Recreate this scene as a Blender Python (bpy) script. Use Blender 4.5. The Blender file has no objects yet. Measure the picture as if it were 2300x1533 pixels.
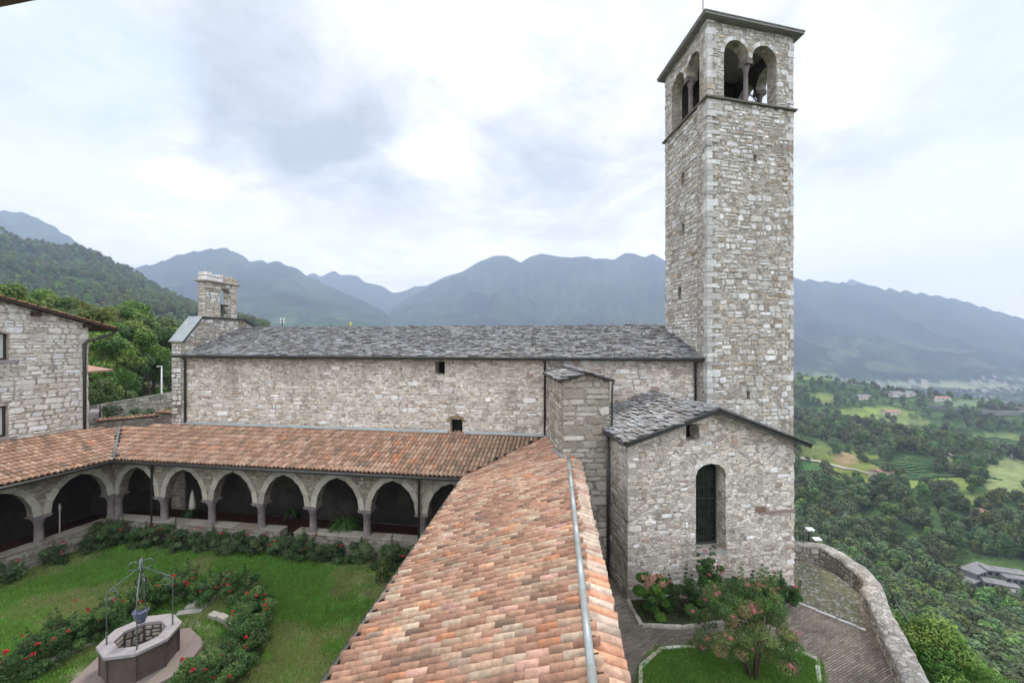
import bpy, math, random
import numpy as np
from mathutils import Vector, noise
from mathutils.geometry import tessellate_polygon
R = math.radians
rnd = random.Random(7)
scene = bpy.context.scene
COL = scene.collection

# ------------------------------------------------------------------ camera
CZ = 9.8; F = 945.0
cam = bpy.data.cameras.new('camera'); camo = bpy.data.objects.new('camera', cam); COL.objects.link(camo)
camo.location = (0, 0, CZ); camo.rotation_euler = (R(90), 0, 0)
cam.sensor_width = 36; cam.lens = 36 * F / 2300; cam.clip_start = 0.05; cam.clip_end = 30000
scene.camera = camo
scene.render.resolution_x = 1024; scene.render.resolution_y = 682
def at(px, py, Y): return Vector(((px - 1150) / F * Y, Y, CZ + (766.5 - py) / F * Y))
def on(px, py, z):
    Y = (CZ - z) * F / (py - 766.5); return Vector(((px - 1150) / F * Y, Y, z))

# ------------------------------------------------------------------ world
SUN_EL, SUN_AZ = 52, 12      # azimuth measured from +Y towards +X
scene.view_settings.view_transform = 'Standard'; scene.view_settings.look = 'None'
scene.view_settings.exposure = 0.0; scene.view_settings.gamma = 1
w = bpy.data.worlds.new('World'); scene.world = w; w.use_nodes = True
nt = w.node_tree; nt.nodes.clear(); N = nt.nodes.new; L = nt.links.new
def wmath(op, a, b=None, clamp=False):
    n = N('ShaderNodeMath'); n.operation = op; n.use_clamp = clamp
    for i, v in enumerate((a, b)):
        if v is None: continue
        if isinstance(v, (int, float)): n.inputs[i].default_value = v
        else: L(v, n.inputs[i])
    return n.outputs[0]
out = N('ShaderNodeOutputWorld'); bg = N('ShaderNodeBackground'); L(bg.outputs[0], out.inputs[0])
sky = N('ShaderNodeTexSky'); sky.sky_type = 'NISHITA'; sky.sun_disc = False
sky.sun_elevation = R(SUN_EL); sky.sun_rotation = R(SUN_AZ); sky.air_density = 1.2; sky.dust_density = 2.0
skm = N('ShaderNodeMix'); skm.data_type = 'RGBA'; skm.blend_type = 'MULTIPLY'; skm.inputs[0].default_value = 1
L(sky.outputs[0], skm.inputs[6]); skm.inputs[7].default_value = (0.11, 0.11, 0.11, 1)
tc = N('ShaderNodeTexCoord'); sx = N('ShaderNodeSeparateXYZ'); L(tc.outputs['Generated'], sx.inputs[0])
zc = wmath('ADD', wmath('MAXIMUM', sx.outputs[2], 0.0), 0.16)
cx = wmath('DIVIDE', sx.outputs[0], zc); cy = wmath('DIVIDE', sx.outputs[1], zc)
cmb = N('ShaderNodeCombineXYZ'); L(cx, cmb.inputs[0]); L(cy, cmb.inputs[1]); cmb.inputs[2].default_value = 1.7
def wnoise(vec, scale, detail, rough, dist=0.0):
    n = N('ShaderNodeTexNoise'); L(vec, n.inputs['Vector']); n.inputs['Scale'].default_value = scale
    n.inputs['Detail'].default_value = detail; n.inputs['Roughness'].default_value = rough; n.inputs['Distortion'].default_value = dist
    return n.outputs[0]
def wramp(v, stops):
    n = N('ShaderNodeValToRGB'); L(v, n.inputs[0]); e = n.color_ramp.elements
    e[0].position = stops[0][0]; e[0].color = stops[0][1]
    e[1].position = stops[-1][0]; e[1].color = stops[-1][1]
    for p, c in stops[1:-1]: k = e.new(p); k.color = c
    return n.outputs[0]
g = lambda v: (v, v, v, 1)
n1 = wnoise(cmb.outputs[0], 0.85, 7, 0.52, 0.35)
# clear pale-blue windows on the right and in the far left, cloud elsewhere
def blob(dx, dy, dz, r0, r1):
    v = N('ShaderNodeVectorMath'); v.operation = 'DOT_PRODUCT'; L(tc.outputs['Generated'], v.inputs[0])
    d = Vector((dx, dy, dz)).normalized(); v.inputs[1].default_value = d
    n = N('ShaderNodeMapRange'); n.interpolation_type = 'SMOOTHSTEP'; L(v.outputs['Value'], n.inputs[0])
    n.inputs[1].default_value = math.cos(R(r1)); n.inputs[2].default_value = math.cos(R(r0)); return n.outputs[0]
def pdir(px, py): return ((px - 1150) / F, 1, (766.5 - py) / F)
bl = wmath('ADD', wmath('MULTIPLY', blob(*pdir(2200, 330), 6, 24), 0.16), wmath('MULTIPLY', blob(*pdir(90, 170), 3, 14), 0.14))
cov = wmath('SUBTRACT', n1, bl)
covm = wramp(cov, [(0.36, g(0)), (0.47, g(1))])
# tone of the clouds themselves: thick grey-blue bellies and bright rims
n2 = wnoise(cmb.outputs[0], 1.15, 9, 0.56, 0.7)
def sumb(lst):
    acc = None
    for px, py, r0, r1, k in lst:
        t_ = wmath('MULTIPLY', blob(*pdir(px, py), r0, r1), k); acc = t_ if acc is None else wmath('ADD', acc, t_)
    return acc
dk = sumb([(470, 60, 2, 12, .10), (620, 200, 1, 11, .12), (760, 360, 1, 10, .12), (880, 490, 0, 7, .09), (1190, 400, 1, 11, .10), (1290, 520, 0, 8, .07), (60, 330, 1, 9, .05)])
lt = sumb([(230, 230, 1, 9, .12), (330, 420, 1, 9, .08), (1000, 120, 2, 12, .12), (1380, 160, 1, 9, .06), (1900, 200, 1, 8, .07)])
n3 = wnoise(cmb.outputs[0], 4.5, 8, 0.6, 0.4)
n2 = wmath('ADD', n2, wmath('MULTIPLY', wmath('SUBTRACT', n3, 0.5), 0.38))
tone = wmath('ADD', wmath('SUBTRACT', n2, dk), lt)
cc = wramp(tone, [(0.26, (0.43, 0.465, 0.49, 1)), (0.38, (0.56, 0.595, 0.615, 1)), (0.47, (0.70, 0.725, 0.735, 1)), (0.55, (0.86, 0.86, 0.845, 1)), (0.66, (1.15, 1.12, 1.07, 1))])
wisp = wnoise(cmb.outputs[0], 3.2, 6, 0.6, 0.3)
clr = N('ShaderNodeMix'); clr.data_type = 'RGBA'; L(wramp(wisp, [(0.35, g(0)), (0.7, g(0.55))]), clr.inputs[0])
hz = N('ShaderNodeMix'); hz.data_type = 'RGBA'; hz.inputs[0].default_value = 0.80
L(skm.outputs[2], hz.inputs[6]); hz.inputs[7].default_value = (0.66, 0.74, 0.86, 1)
L(hz.outputs[2], clr.inputs[6]); clr.inputs[7].default_value = (0.95, 0.97, 1.0, 1)
mx = N('ShaderNodeMix'); mx.data_type = 'RGBA'; L(covm, mx.inputs[0]); L(clr.outputs[2], mx.inputs[6]); L(cc, mx.inputs[7])
# the sky brightens to white just above the horizon
hb = N('ShaderNodeMapRange'); L(sx.outputs[2], hb.inputs[0]); hb.inputs[1].default_value = 0.02; hb.inputs[2].default_value = 0.34
hb.inputs[3].default_value = 0.7; hb.inputs[4].default_value = 0.0
mx2 = N('ShaderNodeMix'); mx2.data_type = 'RGBA'; L(hb.outputs[0], mx2.inputs[0]); L(mx.outputs[2], mx2.inputs[6]); mx2.inputs[7].default_value = (2.3, 2.12, 1.9, 1)
# added fill: unseen sky behind the viewer, brightened so south walls read lit
bk = N('ShaderNodeMapRange'); bk.interpolation_type = 'SMOOTHSTEP'; L(sx.outputs[1], bk.inputs[0]); bk.inputs[1].default_value = 0.30; bk.inputs[2].default_value = -0.55
bk.inputs[3].default_value = 1.0; bk.inputs[4].default_value = 2.7
mx3 = N('ShaderNodeVectorMath'); mx3.operation = 'SCALE'; L(mx2.outputs[2], mx3.inputs[0]); L(bk.outputs[0], mx3.inputs['Scale'])
L(mx3.outputs[0], bg.inputs[0]); bg.inputs[1].default_value = 1.0
w.cycles.sampling_method = 'MANUAL'; w.cycles.sample_map_resolution = 512

sl = bpy.data.lights.new('sun', 'SUN'); so = bpy.data.objects.new('sun', sl); COL.objects.link(so)
sl.energy = 2.6; sl.angle = R(9); sl.color = (1.0, 0.93, 0.82)
sd = Vector((math.sin(R(SUN_AZ)) * math.cos(R(SUN_EL)), math.cos(R(SUN_AZ)) * math.cos(R(SUN_EL)), math.sin(R(SUN_EL))))
so.rotation_euler = sd.to_track_quat('Z', 'Y').to_euler(); so.location = (0, 0, 60)
scene.view_settings.exposure = 0.52

# ------------------------------------------------------------------ materials
def nodes(name):
    m = bpy.data.materials.new(name); m.use_nodes = True; t = m.node_tree
    return m, t, t.nodes['Principled BSDF']
def mk(name, base=(.5, .5, .5), rough=.9, col=False, var=.25, vs=4.0, bs=20.0, bump=.3, bd=.02, metal=0, stain=None, ss=.4, stz=1.0,
       cell=None, spec=.3, instvar=0):
    m, t, b = nodes(name); n = t.nodes.new; l = t.links.new
    tcn = n('ShaderNodeTexCoord'); co = tcn.outputs['Object']
    if col:
        a = n('ShaderNodeAttribute'); a.attribute_name = 'Col'; c = a.outputs['Color']
    else:
        a = n('ShaderNodeRGB'); a.outputs[0].default_value = (*base, 1); c = a.outputs[0]
    def noi(sc, d=5, r=.6, vec=co):
        q = n('ShaderNodeTexNoise'); l(vec, q.inputs['Vector']); q.inputs['Scale'].default_value = sc; q.inputs['Detail'].default_value = d; q.inputs['Roughness'].default_value = r
        return q.outputs[0]
    def mixc(f, a_, b_, bt='MIX'):
        q = n('ShaderNodeMix'); q.data_type = 'RGBA'; q.blend_type = bt
        if isinstance(f, float): q.inputs[0].default_value = f
        else: l(f, q.inputs[0])
        for i, v in ((6, a_), (7, b_)):
            if isinstance(v, tuple): q.inputs[i].default_value = v
            else: l(v, q.inputs[i])
        return q.outputs[2]
    def mr(v, a0, a1, b0, b1):
        q = n('ShaderNodeMapRange'); l(v, q.inputs[0])
        for i, x in enumerate((a0, a1, b0, b1)): q.inputs[i + 1].default_value = x
        return q.outputs[0]
    height = noi(bs, 6, .65)
    if cell:
        mp = n('ShaderNodeMapping'); l(co, mp.inputs[0]); mp.inputs['Scale'].default_value = (1, 1, 1.7)
        dn = n('ShaderNodeTexNoise'); l(co, dn.inputs['Vector']); dn.inputs['Scale'].default_value = 5
        ad = n('ShaderNodeVectorMath'); ad.operation = 'MULTIPLY_ADD'; l(dn.outputs['Color'], ad.inputs[0]); ad.inputs[1].default_value = (.12, .12, .12); l(mp.outputs[0], ad.inputs[2])
        v1 = n('ShaderNodeTexVoronoi'); l(ad.outputs[0], v1.inputs['Vector']); v1.inputs['Scale'].default_value = cell
        v2 = n('ShaderNodeTexVoronoi'); v2.feature = 'DISTANCE_TO_EDGE'; l(ad.outputs[0], v2.inputs['Vector']); v2.inputs['Scale'].default_value = cell
        sp = n('ShaderNodeSeparateColor'); l(v1.outputs['Color'], sp.inputs[0])
        c = mixc(1.0, c, mr(sp.outputs[0], 0, 1, .72, 1.28), 'MULTIPLY')
        c = mixc(mr(sp.outputs[1], .75, .95, 0, .5), c, (.16, .12, .09, 1))
        ed = mr(v2.outputs['Distance'], 0, .09, 0, 1)
        c = mixc(1.0, c, mr(ed, 0, 1, .78, 1.0), 'MULTIPLY')
        q = n('ShaderNodeMath'); q.operation = 'MULTIPLY_ADD'; l(height, q.inputs[0]); q.inputs[1].default_value = .5; l(ed, q.inputs[2]); height = q.outputs[0]
    c = mixc(1.0, c, mr(noi(vs, 6, .65), .25, .75, 1 - var, 1 + var), 'MULTIPLY')
    if stain:
        mp = n('ShaderNodeMapping'); l(co, mp.inputs[0]); mp.inputs['Scale'].default_value = (1, 1, stz)
        c = mixc(mr(noi(ss, 6, .7, mp.outputs[0]), .48, .72, 0, .65), c, (*stain, 1), 'MIX')
    if instvar:
        oi = n('ShaderNodeObjectInfo'); hs = n('ShaderNodeHueSaturation'); l(c, hs.inputs['Color'])
        l(mr(oi.outputs['Random'], 0, 1, .5 - .035 * instvar, .5 + .02 * instvar), hs.inputs['Hue']); l(mr(oi.outputs['Random'], 0, 1, 1 - .3 * instvar, 1 + .35 * instvar), hs.inputs['Value'])
        c = hs.outputs[0]
    l(c, b.inputs['Base Color']); b.inputs['Roughness'].default_value = rough; b.inputs['Metallic'].default_value = metal
    b.inputs['Specular IOR Level'].default_value = spec
    if bump:
        bn = n('ShaderNodeBump'); bn.inputs['Strength'].default_value = bump; bn.inputs['Distance'].default_value = bd; l(height, bn.inputs['Height']); l(bn.outputs[0], b.inputs['Normal'])
    return m
M = {}
M['mortar'] = mk('rubble mortar', col=True, cell=5.5, var=.3, vs=1.3, bs=30, bump=.8, bd=.035, stain=(.24, .19, .14), ss=.9, stz=.3)
M['stone'] = mk('wall stone', col=True, var=.22, vs=9, bs=22, bump=.6, bd=.03, stain=(.24, .20, .155), ss=1.3, stz=.3)
M['tile'] = mk('clay tile', col=True, var=.38, vs=9, bs=40, bump=.3, bd=.01, stain=(.17, .12, .08), ss=2.2)
M['slate'] = mk('stone slab', col=True, var=.3, vs=7, bs=25, bump=.5, bd=.02, stain=(.09, .075, .065), ss=.8, rough=.75, spec=.5)
M['dark_metal'] = mk('dark painted metal', (.035, .035, .032), .5, var=.3, bump=.05, spec=.5)
M['zinc'] = mk('weathered zinc', (.30, .33, .33), .5, var=.2, vs=3, bump=.08, metal=.3, spec=.5)
M['wood'] = mk('dark timber', (.045, .030, .022), .8, var=.4, vs=8, bump=.3)
M['column'] = mk('purple sandstone', (.17, .145, .14), .85, var=.3, vs=5, bump=.4, stain=(.10, .08, .07), ss=2)
M['rim'] = mk('well rim stone', (.27, .245, .25), .7, var=.12, vs=5, bump=.15, spec=.4)
M['wellbody'] = mk('well body stone', (.085, .062, .058), .8, var=.35, vs=3, bump=.2, stain=(.05, .045, .035), ss=1.6)
M['plinth'] = mk('well plinth stone', (.20, .155, .145), .8, var=.25, vs=3, bump=.2, stain=(.12, .13, .08), ss=1.5)
M['iron'] = mk('grey wrought iron', (.14, .165, .165), .5, var=.4, vs=9, bump=.1, metal=.4, spec=.5)
M['black'] = mk('black void', (.01, .01, .01), .9, var=.2, bump=0)
M['glass'] = mk('dark glass', (.012, .014, .014), .12, var=.3, vs=1, bump=0, spec=.6)
M['curtain'] = mk('pale curtain', (.42, .47, .44), .8, var=.1, bump=0)
M['floor'] = mk('terracotta floor', (.05, .018, .013), .7, var=.3, vs=3, bump=.1)
M['white'] = mk('white paint', (.72, .74, .74), .5, var=.08, bump=0)
M['plaster'] = mk('pale plaster', (.55, .50, .43), .9, var=.15, vs=.8, bump=.2)
M['redroof'] = mk('far red roof', (.33, .19, .145), .9, var=.25, vs=.6, bump=.2, bd=.1)
M['greyroof'] = mk('far grey roof', (.19, .185, .185), .7, var=.3, vs=.15, bump=.1)
M['bronze'] = mk('bell bronze', (.06, .07, .055), .5, var=.3, bump=.05, metal=.6)
M['gold'] = mk('gilded metal', (.6, .42, .08), .35, var=.1, bump=0, metal=.7)
M['bark'] = mk('bark', (.11, .085, .065), .95, var=.3, vs=6, bump=.6)
M['bluepot'] = mk('blue glazed pot', (.10, .12, .19), .4, var=.3, vs=9, bump=.05, spec=.5)
M['paving'] = None
def leafmat(name, tr=.3, instvar=0):
    m = mk(name, col=True, rough=.55, var=.22, vs=1.2, bump=0, spec=.25, instvar=instvar)
    t = m.node_tree; b = t.nodes['Principled BSDF']; o = t.nodes['Material Output']
    src = b.inputs['Base Color'].links[0].from_socket
    tr_ = t.nodes.new('ShaderNodeBsdfTranslucent'); t.links.new(src, tr_.inputs[0])
    ms = t.nodes.new('ShaderNodeMixShader'); ms.inputs[0].default_value = tr
    t.links.new(b.outputs[0], ms.inputs[1]); t.links.new(tr_.outputs[0], ms.inputs[2]); t.links.new(ms.outputs[0], o.inputs[0])
    return m
M['leaf'] = leafmat('leaf', .35)
M['treeleaf'] = leafmat('tree leaf', .3, 1)
M['farleaf'] = leafmat('far tree leaf', .2, 1.3)
M['petal'] = mk('petal', col=True, rough=.6, var=.15, bump=0)

# ------------------------------------------------------------------ mesh helpers
LOC = {}
class MB:
    def __init__(s): s.v = []; s.f = []; s.c = []; s.m = []; s.sm = []
    def face(s, idx, col=(.5, .5, .5), mat=0, smooth=False): s.f.append(tuple(idx)); s.c.append(col); s.m.append(mat); s.sm.append(smooth)
    def pt(s, p): s.v.append((p[0], p[1], p[2])); return len(s.v) - 1
    def poly(s, pts, col=(.5, .5, .5), mat=0): s.face([s.pt(p) for p in pts], col, mat)
    def prism(s, base, top, col=(.5, .5, .5), mat=0):   # two rings of equal length, closed
        n = len(base); a = [s.pt(p) for p in base]; b = [s.pt(p) for p in top]
        s.face(a[::-1], col, mat); s.face(b, col, mat)
        for i in range(n): j = (i + 1) % n; s.face((a[i], a[j], b[j], b[i]), col, mat)
    def box(s, o, u, v, wv, col=(.5, .5, .5), mat=0):
        o = Vector(o); u = Vector(u); v = Vector(v); wv = Vector(wv)
        s.prism([o, o + u, o + u + v, o + v], [o + wv, o + u + wv, o + u + v + wv, o + v + wv], col, mat)
    def cbox(s, c, sx_, sy_, sz_, col=(.5, .5, .5), mat=0, rz=0):
        u = Vector((math.cos(rz), math.sin(rz), 0)) * sx_; v = Vector((-math.sin(rz), math.cos(rz), 0)) * sy_
        s.box(Vector(c) - u / 2 - v / 2, u, v, (0, 0, sz_), col, mat)
    def tube(s, pts, rad, n=8, col=(.5, .5, .5), mat=0, cap=True):
        pts = [Vector(p) for p in pts]
        if not hasattr(rad, '__len__'): rad = [rad] * len(pts)
        rings = []; prev = None
        for i, p in enumerate(pts):
            d = (pts[min(i + 1, len(pts) - 1)] - pts[max(i - 1, 0)])
            if d.length < 1e-9: d = Vector((0, 0, 1))
            d.normalize()
            ref = Vector((0, 0, 1)) if abs(d.z) < .95 else Vector((1, 0, 0))
            if prev is not None: ref = prev
            x = ref - d * ref.dot(d)
            if x.length < 1e-6: x = Vector((1, 0, 0)) - d * d.x
            x.normalize(); y = d.cross(x); prev = x
            rings.append([s.pt(p + (x * math.cos(k * 2 * math.pi / n) + y * math.sin(k * 2 * math.pi / n)) * rad[i]) for k in range(n)])
        for a, b in zip(rings, rings[1:]):
            for k in range(n): s.face((a[k], a[(k + 1) % n], b[(k + 1) % n], b[k]), col, mat, True)
        if cap: s.face(rings[0][::-1], col, mat); s.face(rings[-1], col, mat)
    def lathe(s, c, prof, n=16, col=(.5, .5, .5), mat=0, rot=0, smooth=True, sq=None):
        c = Vector(c); rings = []
        for r, z in prof: rings.append([s.pt(c + Vector((r * math.cos(rot + k * 2 * math.pi / n), r * math.sin(rot + k * 2 * math.pi / n), z))) for k in range(n)])
        for a, b in zip(rings, rings[1:]):
            for k in range(n): s.face((a[k], a[(k + 1) % n], b[(k + 1) % n], b[k]), col, mat, smooth)
        s.face(rings[0][::-1], col, mat); s.face(rings[-1], col, mat)
    def build(s, name, mats, parent=None):
        if not isinstance(mats, (list, tuple)): mats = [mats]
        me = bpy.data.meshes.new(name); off = LOC.get(parent.name, Vector()) if parent else Vector()
        va = np.array(s.v, dtype=np.float32).reshape(-1, 3) - np.array(off, dtype=np.float32)
        cnt = np.array([len(f) for f in s.f], dtype=np.int32); idx = np.fromiter((i for f in s.f for i in f), dtype=np.int32)
        me.vertices.add(len(va)); me.vertices.foreach_set('co', va.ravel())
        me.loops.add(len(idx)); me.loops.foreach_set('vertex_index', idx)
        me.polygons.add(len(cnt)); st = np.concatenate(([0], np.cumsum(cnt)[:-1])).astype(np.int32)
        me.polygons.foreach_set('loop_start', st); me.polygons.foreach_set('loop_total', cnt)
        me.polygons.foreach_set('material_index', np.array(s.m, dtype=np.int32)); me.polygons.foreach_set('use_smooth', np.array(s.sm, dtype=bool))
        me.update(calc_edges=True)
        a = me.color_attributes.new('Col', 'FLOAT_COLOR', 'CORNER')
        c4 = np.ones((len(cnt), 4), dtype=np.float32); c4[:, :3] = np.array(s.c, dtype=np.float32)
        a.data.foreach_set('color', np.repeat(c4, cnt, axis=0).ravel())
        for m in mats: me.materials.append(m)
        me.validate()
        o = bpy.data.objects.new(name, me); COL.objects.link(o)
        if parent: o.parent = parent; LOC[o.name] = off
        return o
def thing(name, label, cat, loc=(0, 0, 0), group=None, kind=None):
    o = bpy.data.objects.new(name, None); COL.objects.link(o); o.empty_display_size = .2
    o.location = loc; LOC[o.name] = Vector(loc); return tag(o, label, cat, group, kind)
def tag(o, label=None, cat=None, group=None, kind=None):
    if label: o['label'] = label
    if cat: o['category'] = cat
    if group: o['group'] = group
    if kind: o['kind'] = kind
    return o
def V2(p): return Vector((p[0], p[1], 0))
ZV = Vector((0, 0, 1))
class Frame:      # a vertical wall plane: O plan origin, U along, Nn outward
    def __init__(s, O, U, Nn): s.O = V2(O); s.U = V2(U).normalized(); s.N = V2(Nn).normalized()
    def p(s, u, z, d=0): return s.O + s.U * u + ZV * z + s.N * d
def panel(mb, fr, outline, holes=(), thick=.5, col=(.5, .45, .38), mat=0, d0=0, bcol=None):
    rings = [list(outline)] + [list(h) for h in holes]
    flat = [p for r in rings for p in r]
    tris = tessellate_polygon([[Vector((u, z, 0)) for u, z in r] for r in rings])
    a = [mb.pt(fr.p(u, z, d0)) for u, z in flat]; b = [mb.pt(fr.p(u, z, d0 - thick)) for u, z in flat]
    for t in tris: mb.face([a[i] for i in t], col, mat); mb.face([b[i] for i in t][::-1], bcol or col, mat)
    k = 0
    for r in rings:
        n = len(r)
        for i in range(n): j = (i + 1) % n; mb.face((a[k + i], a[k + j], b[k + j], b[k + i]), col, mat)
        k += n
def spans(rings, z):
    xs = []
    for r in rings:
        for (u0, z0), (u1, z1) in zip(r, r[1:] + r[:1]):
            if (z0 <= z) != (z1 <= z): xs.append(u0 + (z - z0) / (z1 - z0) * (u1 - u0))
    xs.sort(); return list(zip(xs[::2], xs[1::2]))
def isect(A, B):
    o = []
    for a in A:
        for b in B:
            lo, hi = max(a[0], b[0]), min(a[1], b[1])
            if hi - lo > .05: o.append((lo, hi))
    return o
def pick(r, pal):
    t = sum(p[0] for p in pal); x = r.random() * t
    for wt, c in pal:
        x -= wt
        if x <= 0: break
    k = r.uniform(.86, 1.14); return tuple(min(.95, v * k) for v in c)
def stone(mb, r, fr, u0, u1, z0, z1, col, gap, dep, d0=0, cut=.42):
    u0 += gap; u1 -= gap; z0 += gap; z1 -= gap
    if u1 - u0 < .03 or z1 - z0 < .03: return
    wd, ht = u1 - u0, z1 - z0; j = min(wd, ht) * cut
    q = lambda: r.uniform(.25, 1) * j
    ring = [(u0 + q(), z0), (u1 - q(), z0 + r.uniform(0, .35) * j), (u1, z0 + q()), (u1 - r.uniform(0, .35) * j, z1 - q()), (u1 - q(), z1), (u0 + q(), z1 - r.uniform(0, .35) * j), (u0, z1 - q()), (u0 + r.uniform(0, .35) * j, z0 + q())]
    cu, cz = (u0 + u1) / 2, (z0 + z1) / 2; ins = min(.30, .03 / min(wd, ht) * 2)
    a = [mb.pt(fr.p(u, z, d0 - .01)) for u, z in ring]
    tu, tz = r.uniform(-.25, .25), r.uniform(-.25, .25)
    b = [mb.pt(fr.p(u + (cu - u) * ins, z + (cz - z) * ins, d0 + dep * (1 + tu * (u - cu) / wd * 2 + tz * (z - cz) / ht * 2))) for u, z in ring]
    mb.face(b, col, 1)
    for i in range(8): k = (i + 1) % 8; mb.face((a[i], a[k], b[k], b[i]), col, 1)
def masonry(mb, fr, outline, holes=(), zr=None, ur=None, h=.2, wd=.36, cover=.85, dep=(.012, .05), pal=None, seed=1, gap=.012, d0=0, coverf=None):
    r = random.Random(seed); rings = [list(outline)] + [list(x) for x in holes]
    zs = [z for _, z in outline]; z = min(zs); zt = max(zs)
    if zr: z = max(z, zr[0]); zt = min(zt, zr[1])
    while z < zt - .05:
        hh = h * r.choice((.55, .75, .9, 1, 1, 1.15, 1.35, 1.5)); hh = min(hh, zt - z)
        S = isect(isect(spans(rings, z + .015), spans(rings, z + hh - .015)), spans(rings, z + hh / 2))
        for a, b in S:
            if ur: a, b = max(a, ur[0]), min(b, ur[1])
            u = a
            while u < b - .06:
                ww = wd * r.choice((.45, .6, .8, 1, 1.1, 1.3, 1.7)) * (hh / h) ** .4
                if b - (u + ww) < .12: ww = b - u
                wob = (noise.noise(Vector((u * .9, z * 2.3, seed))) * .07) if (u > a and u + ww < b) else 0
                cv = cover if coverf is None else coverf(u, z)
                cn = noise.noise(Vector((u * .35, z * .45, seed * 3.1)))
                if r.random() < cv + cn * .35:
                    if hh > h * .95 and r.random() < .3:
                        s_ = r.uniform(.35, .65) * hh
                        stone(mb, r, fr, u, u + ww, z + wob, z + s_ + wob, pick(r, pal), gap, r.uniform(*dep), d0)
                        stone(mb, r, fr, u, u + ww, z + s_ + wob, z + hh + wob, pick(r, pal), gap, r.uniform(*dep), d0)
                    else: stone(mb, r, fr, u, u + ww, z + wob, z + hh + wob, pick(r, pal), gap, r.uniform(*dep), d0)
                u += ww
        z += hh
def quoins(mb, P, da, db, z0, z1, seed, pal, a=(.35, .75), hh=(.18, .36), e=.03):
    r = random.Random(seed); z = z0; k = 0; P = V2(P); da = V2(da).normalized(); db = V2(db).normalized()
    while z < z1 - .08:
        h_ = min(r.uniform(*hh), z1 - z); la, lb = (a[1], a[0]) if k % 2 else (a[0], a[1]); k += 1
        la *= r.uniform(.7, 1.15); lb *= r.uniform(.7, 1.15); ee = e + r.uniform(-.01, .03)
        o = P - da * ee - db * ee + ZV * (z + .008); q = r.uniform(0, .03)
        c = pick(r, pal); t = ZV * (h_ - .016)
        A, B, C_, D = o, o + da * (la + ee), o + da * (la + ee) + db * (lb + ee), o + db * (lb + ee)
        mb.prism([A + (da + db) * q, B, C_, D], [A + t + (da + db) * r.uniform(0, .03), B + t, C_ + t, D + t], c, 1)
        z += h_
PAL_TOWER = [(6, (.58, .56, .54)), (4, (.50, .47, .43)), (4, (.70, .68, .67)), (2, (.42, .37, .31)), (.7, (.34, .26, .19)), (1, (.52, .44, .35))]
PAL_CHURCH = [(6, (.60, .55, .49)), (4, (.54, .48, .41)), (4, (.71, .69, .67)), (.6, (.37, .29, .24)), (.35, (.44, .31, .24)), (2, (.56, .48, .39))]
PAL_HOUSE = [(6, (.64, .62, .58)), (4, (.58, .55, .49)), (2, (.66, .66, .66)), (1, (.48, .43, .37))]
PAL_ARC = [(4, (.26, .235, .19)), (3, (.31, .28, .23)), (2, (.21, .18, .14))]
PAL_GREY = [(4, (.36, .33, .28)), (3, (.45, .42, .37)), (2, (.26, .235, .195))]
MM = [M['mortar'], M['stone']]
M['dim'] = mk('gallery plaster', (.032, .027, .022), .95, var=.35, vs=1.2, bump=.5, bs=12, bd=.03, stain=(.10, .09, .075), ss=.5)  # near-black base holds the gallery's shade in its colour
def arch(u0, u1, zs, rise, n=10, pointed=False):  # from right spring to left spring over the top
    a = (u1 - u0) / 2; c = (u0 + u1) / 2; o = []
    if pointed:
        bl_ = lambda u, z: (u, z)
        Rr = (a * a + rise * rise) / (2 * a)
        th = math.acos((Rr - a) / Rr)
        for k in range(n + 1): t = th * k / n; o.append((c + a - Rr + Rr * math.cos(t), zs + Rr * math.sin(t)))
        for k in range(n - 1, -1, -1): t = th * k / n; o.append((c - a + Rr - Rr * math.cos(t), zs + Rr * math.sin(t)))
        e = [(c + a * math.cos(math.pi * k / (2 * n)), zs + rise * math.sin(math.pi * k / (2 * n))) for k in range(2 * n + 1)]
        o = [(p[0] * .45 + q[0] * .55, p[1] * .45 + q[1] * .55) for p, q in zip(o, e)]
    else:
        for k in range(2 * n + 1): t = math.pi * k / (2 * n); o.append((c + a * math.cos(t), zs + rise * math.sin(t)))
    return o
def voussoirs(mb, fr, curve, wdt, seed, pal, step=1, d=.03):
    r = random.Random(seed); n = len(curve)
    cu = sum(p[0] for p in curve) / n; cz = min(p[1] for p in curve)
    outc = []
    for i, (u, z) in enumerate(curve):
        a = curve[max(i - 1, 0)]; b = curve[min(i + 1, n - 1)]; t = Vector((b[0] - a[0], b[1] - a[1])).normalized(); nn = Vector((t.y, -t.x))
        if nn.x * (u - cu) + nn.y * (z - cz + .01) < 0: nn = -nn
        outc.append((u + nn.x * wdt, z + nn.y * wdt))
    for i in range(0, n - step, step):
        j = i + step; c = pick(r, pal); e = d + r.uniform(-.006, .008)
        q = [curve[i], curve[j], outc[j], outc[i]]; m_ = (sum(p[0] for p in q) / 4, sum(p[1] for p in q) / 4)
        q = [(m_[0] + (p[0] - m_[0]) * .97, m_[1] + (p[1] - m_[1]) * .97) for p in q]
        mb.prism([fr.p(u, z, -.02) for u, z in q], [fr.p(u, z, e) for u, z in q], c, 1)
def inpoly(poly, x, y):
    c = False; n = len(poly)
    for i in range(n):
        x0, y0 = poly[i]; x1, y1 = poly[i - 1]
        if (y0 > y) != (y1 > y) and x < (x1 - x0) * (y - y0) / (y1 - y0) + x0: c = not c
    return c
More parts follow.
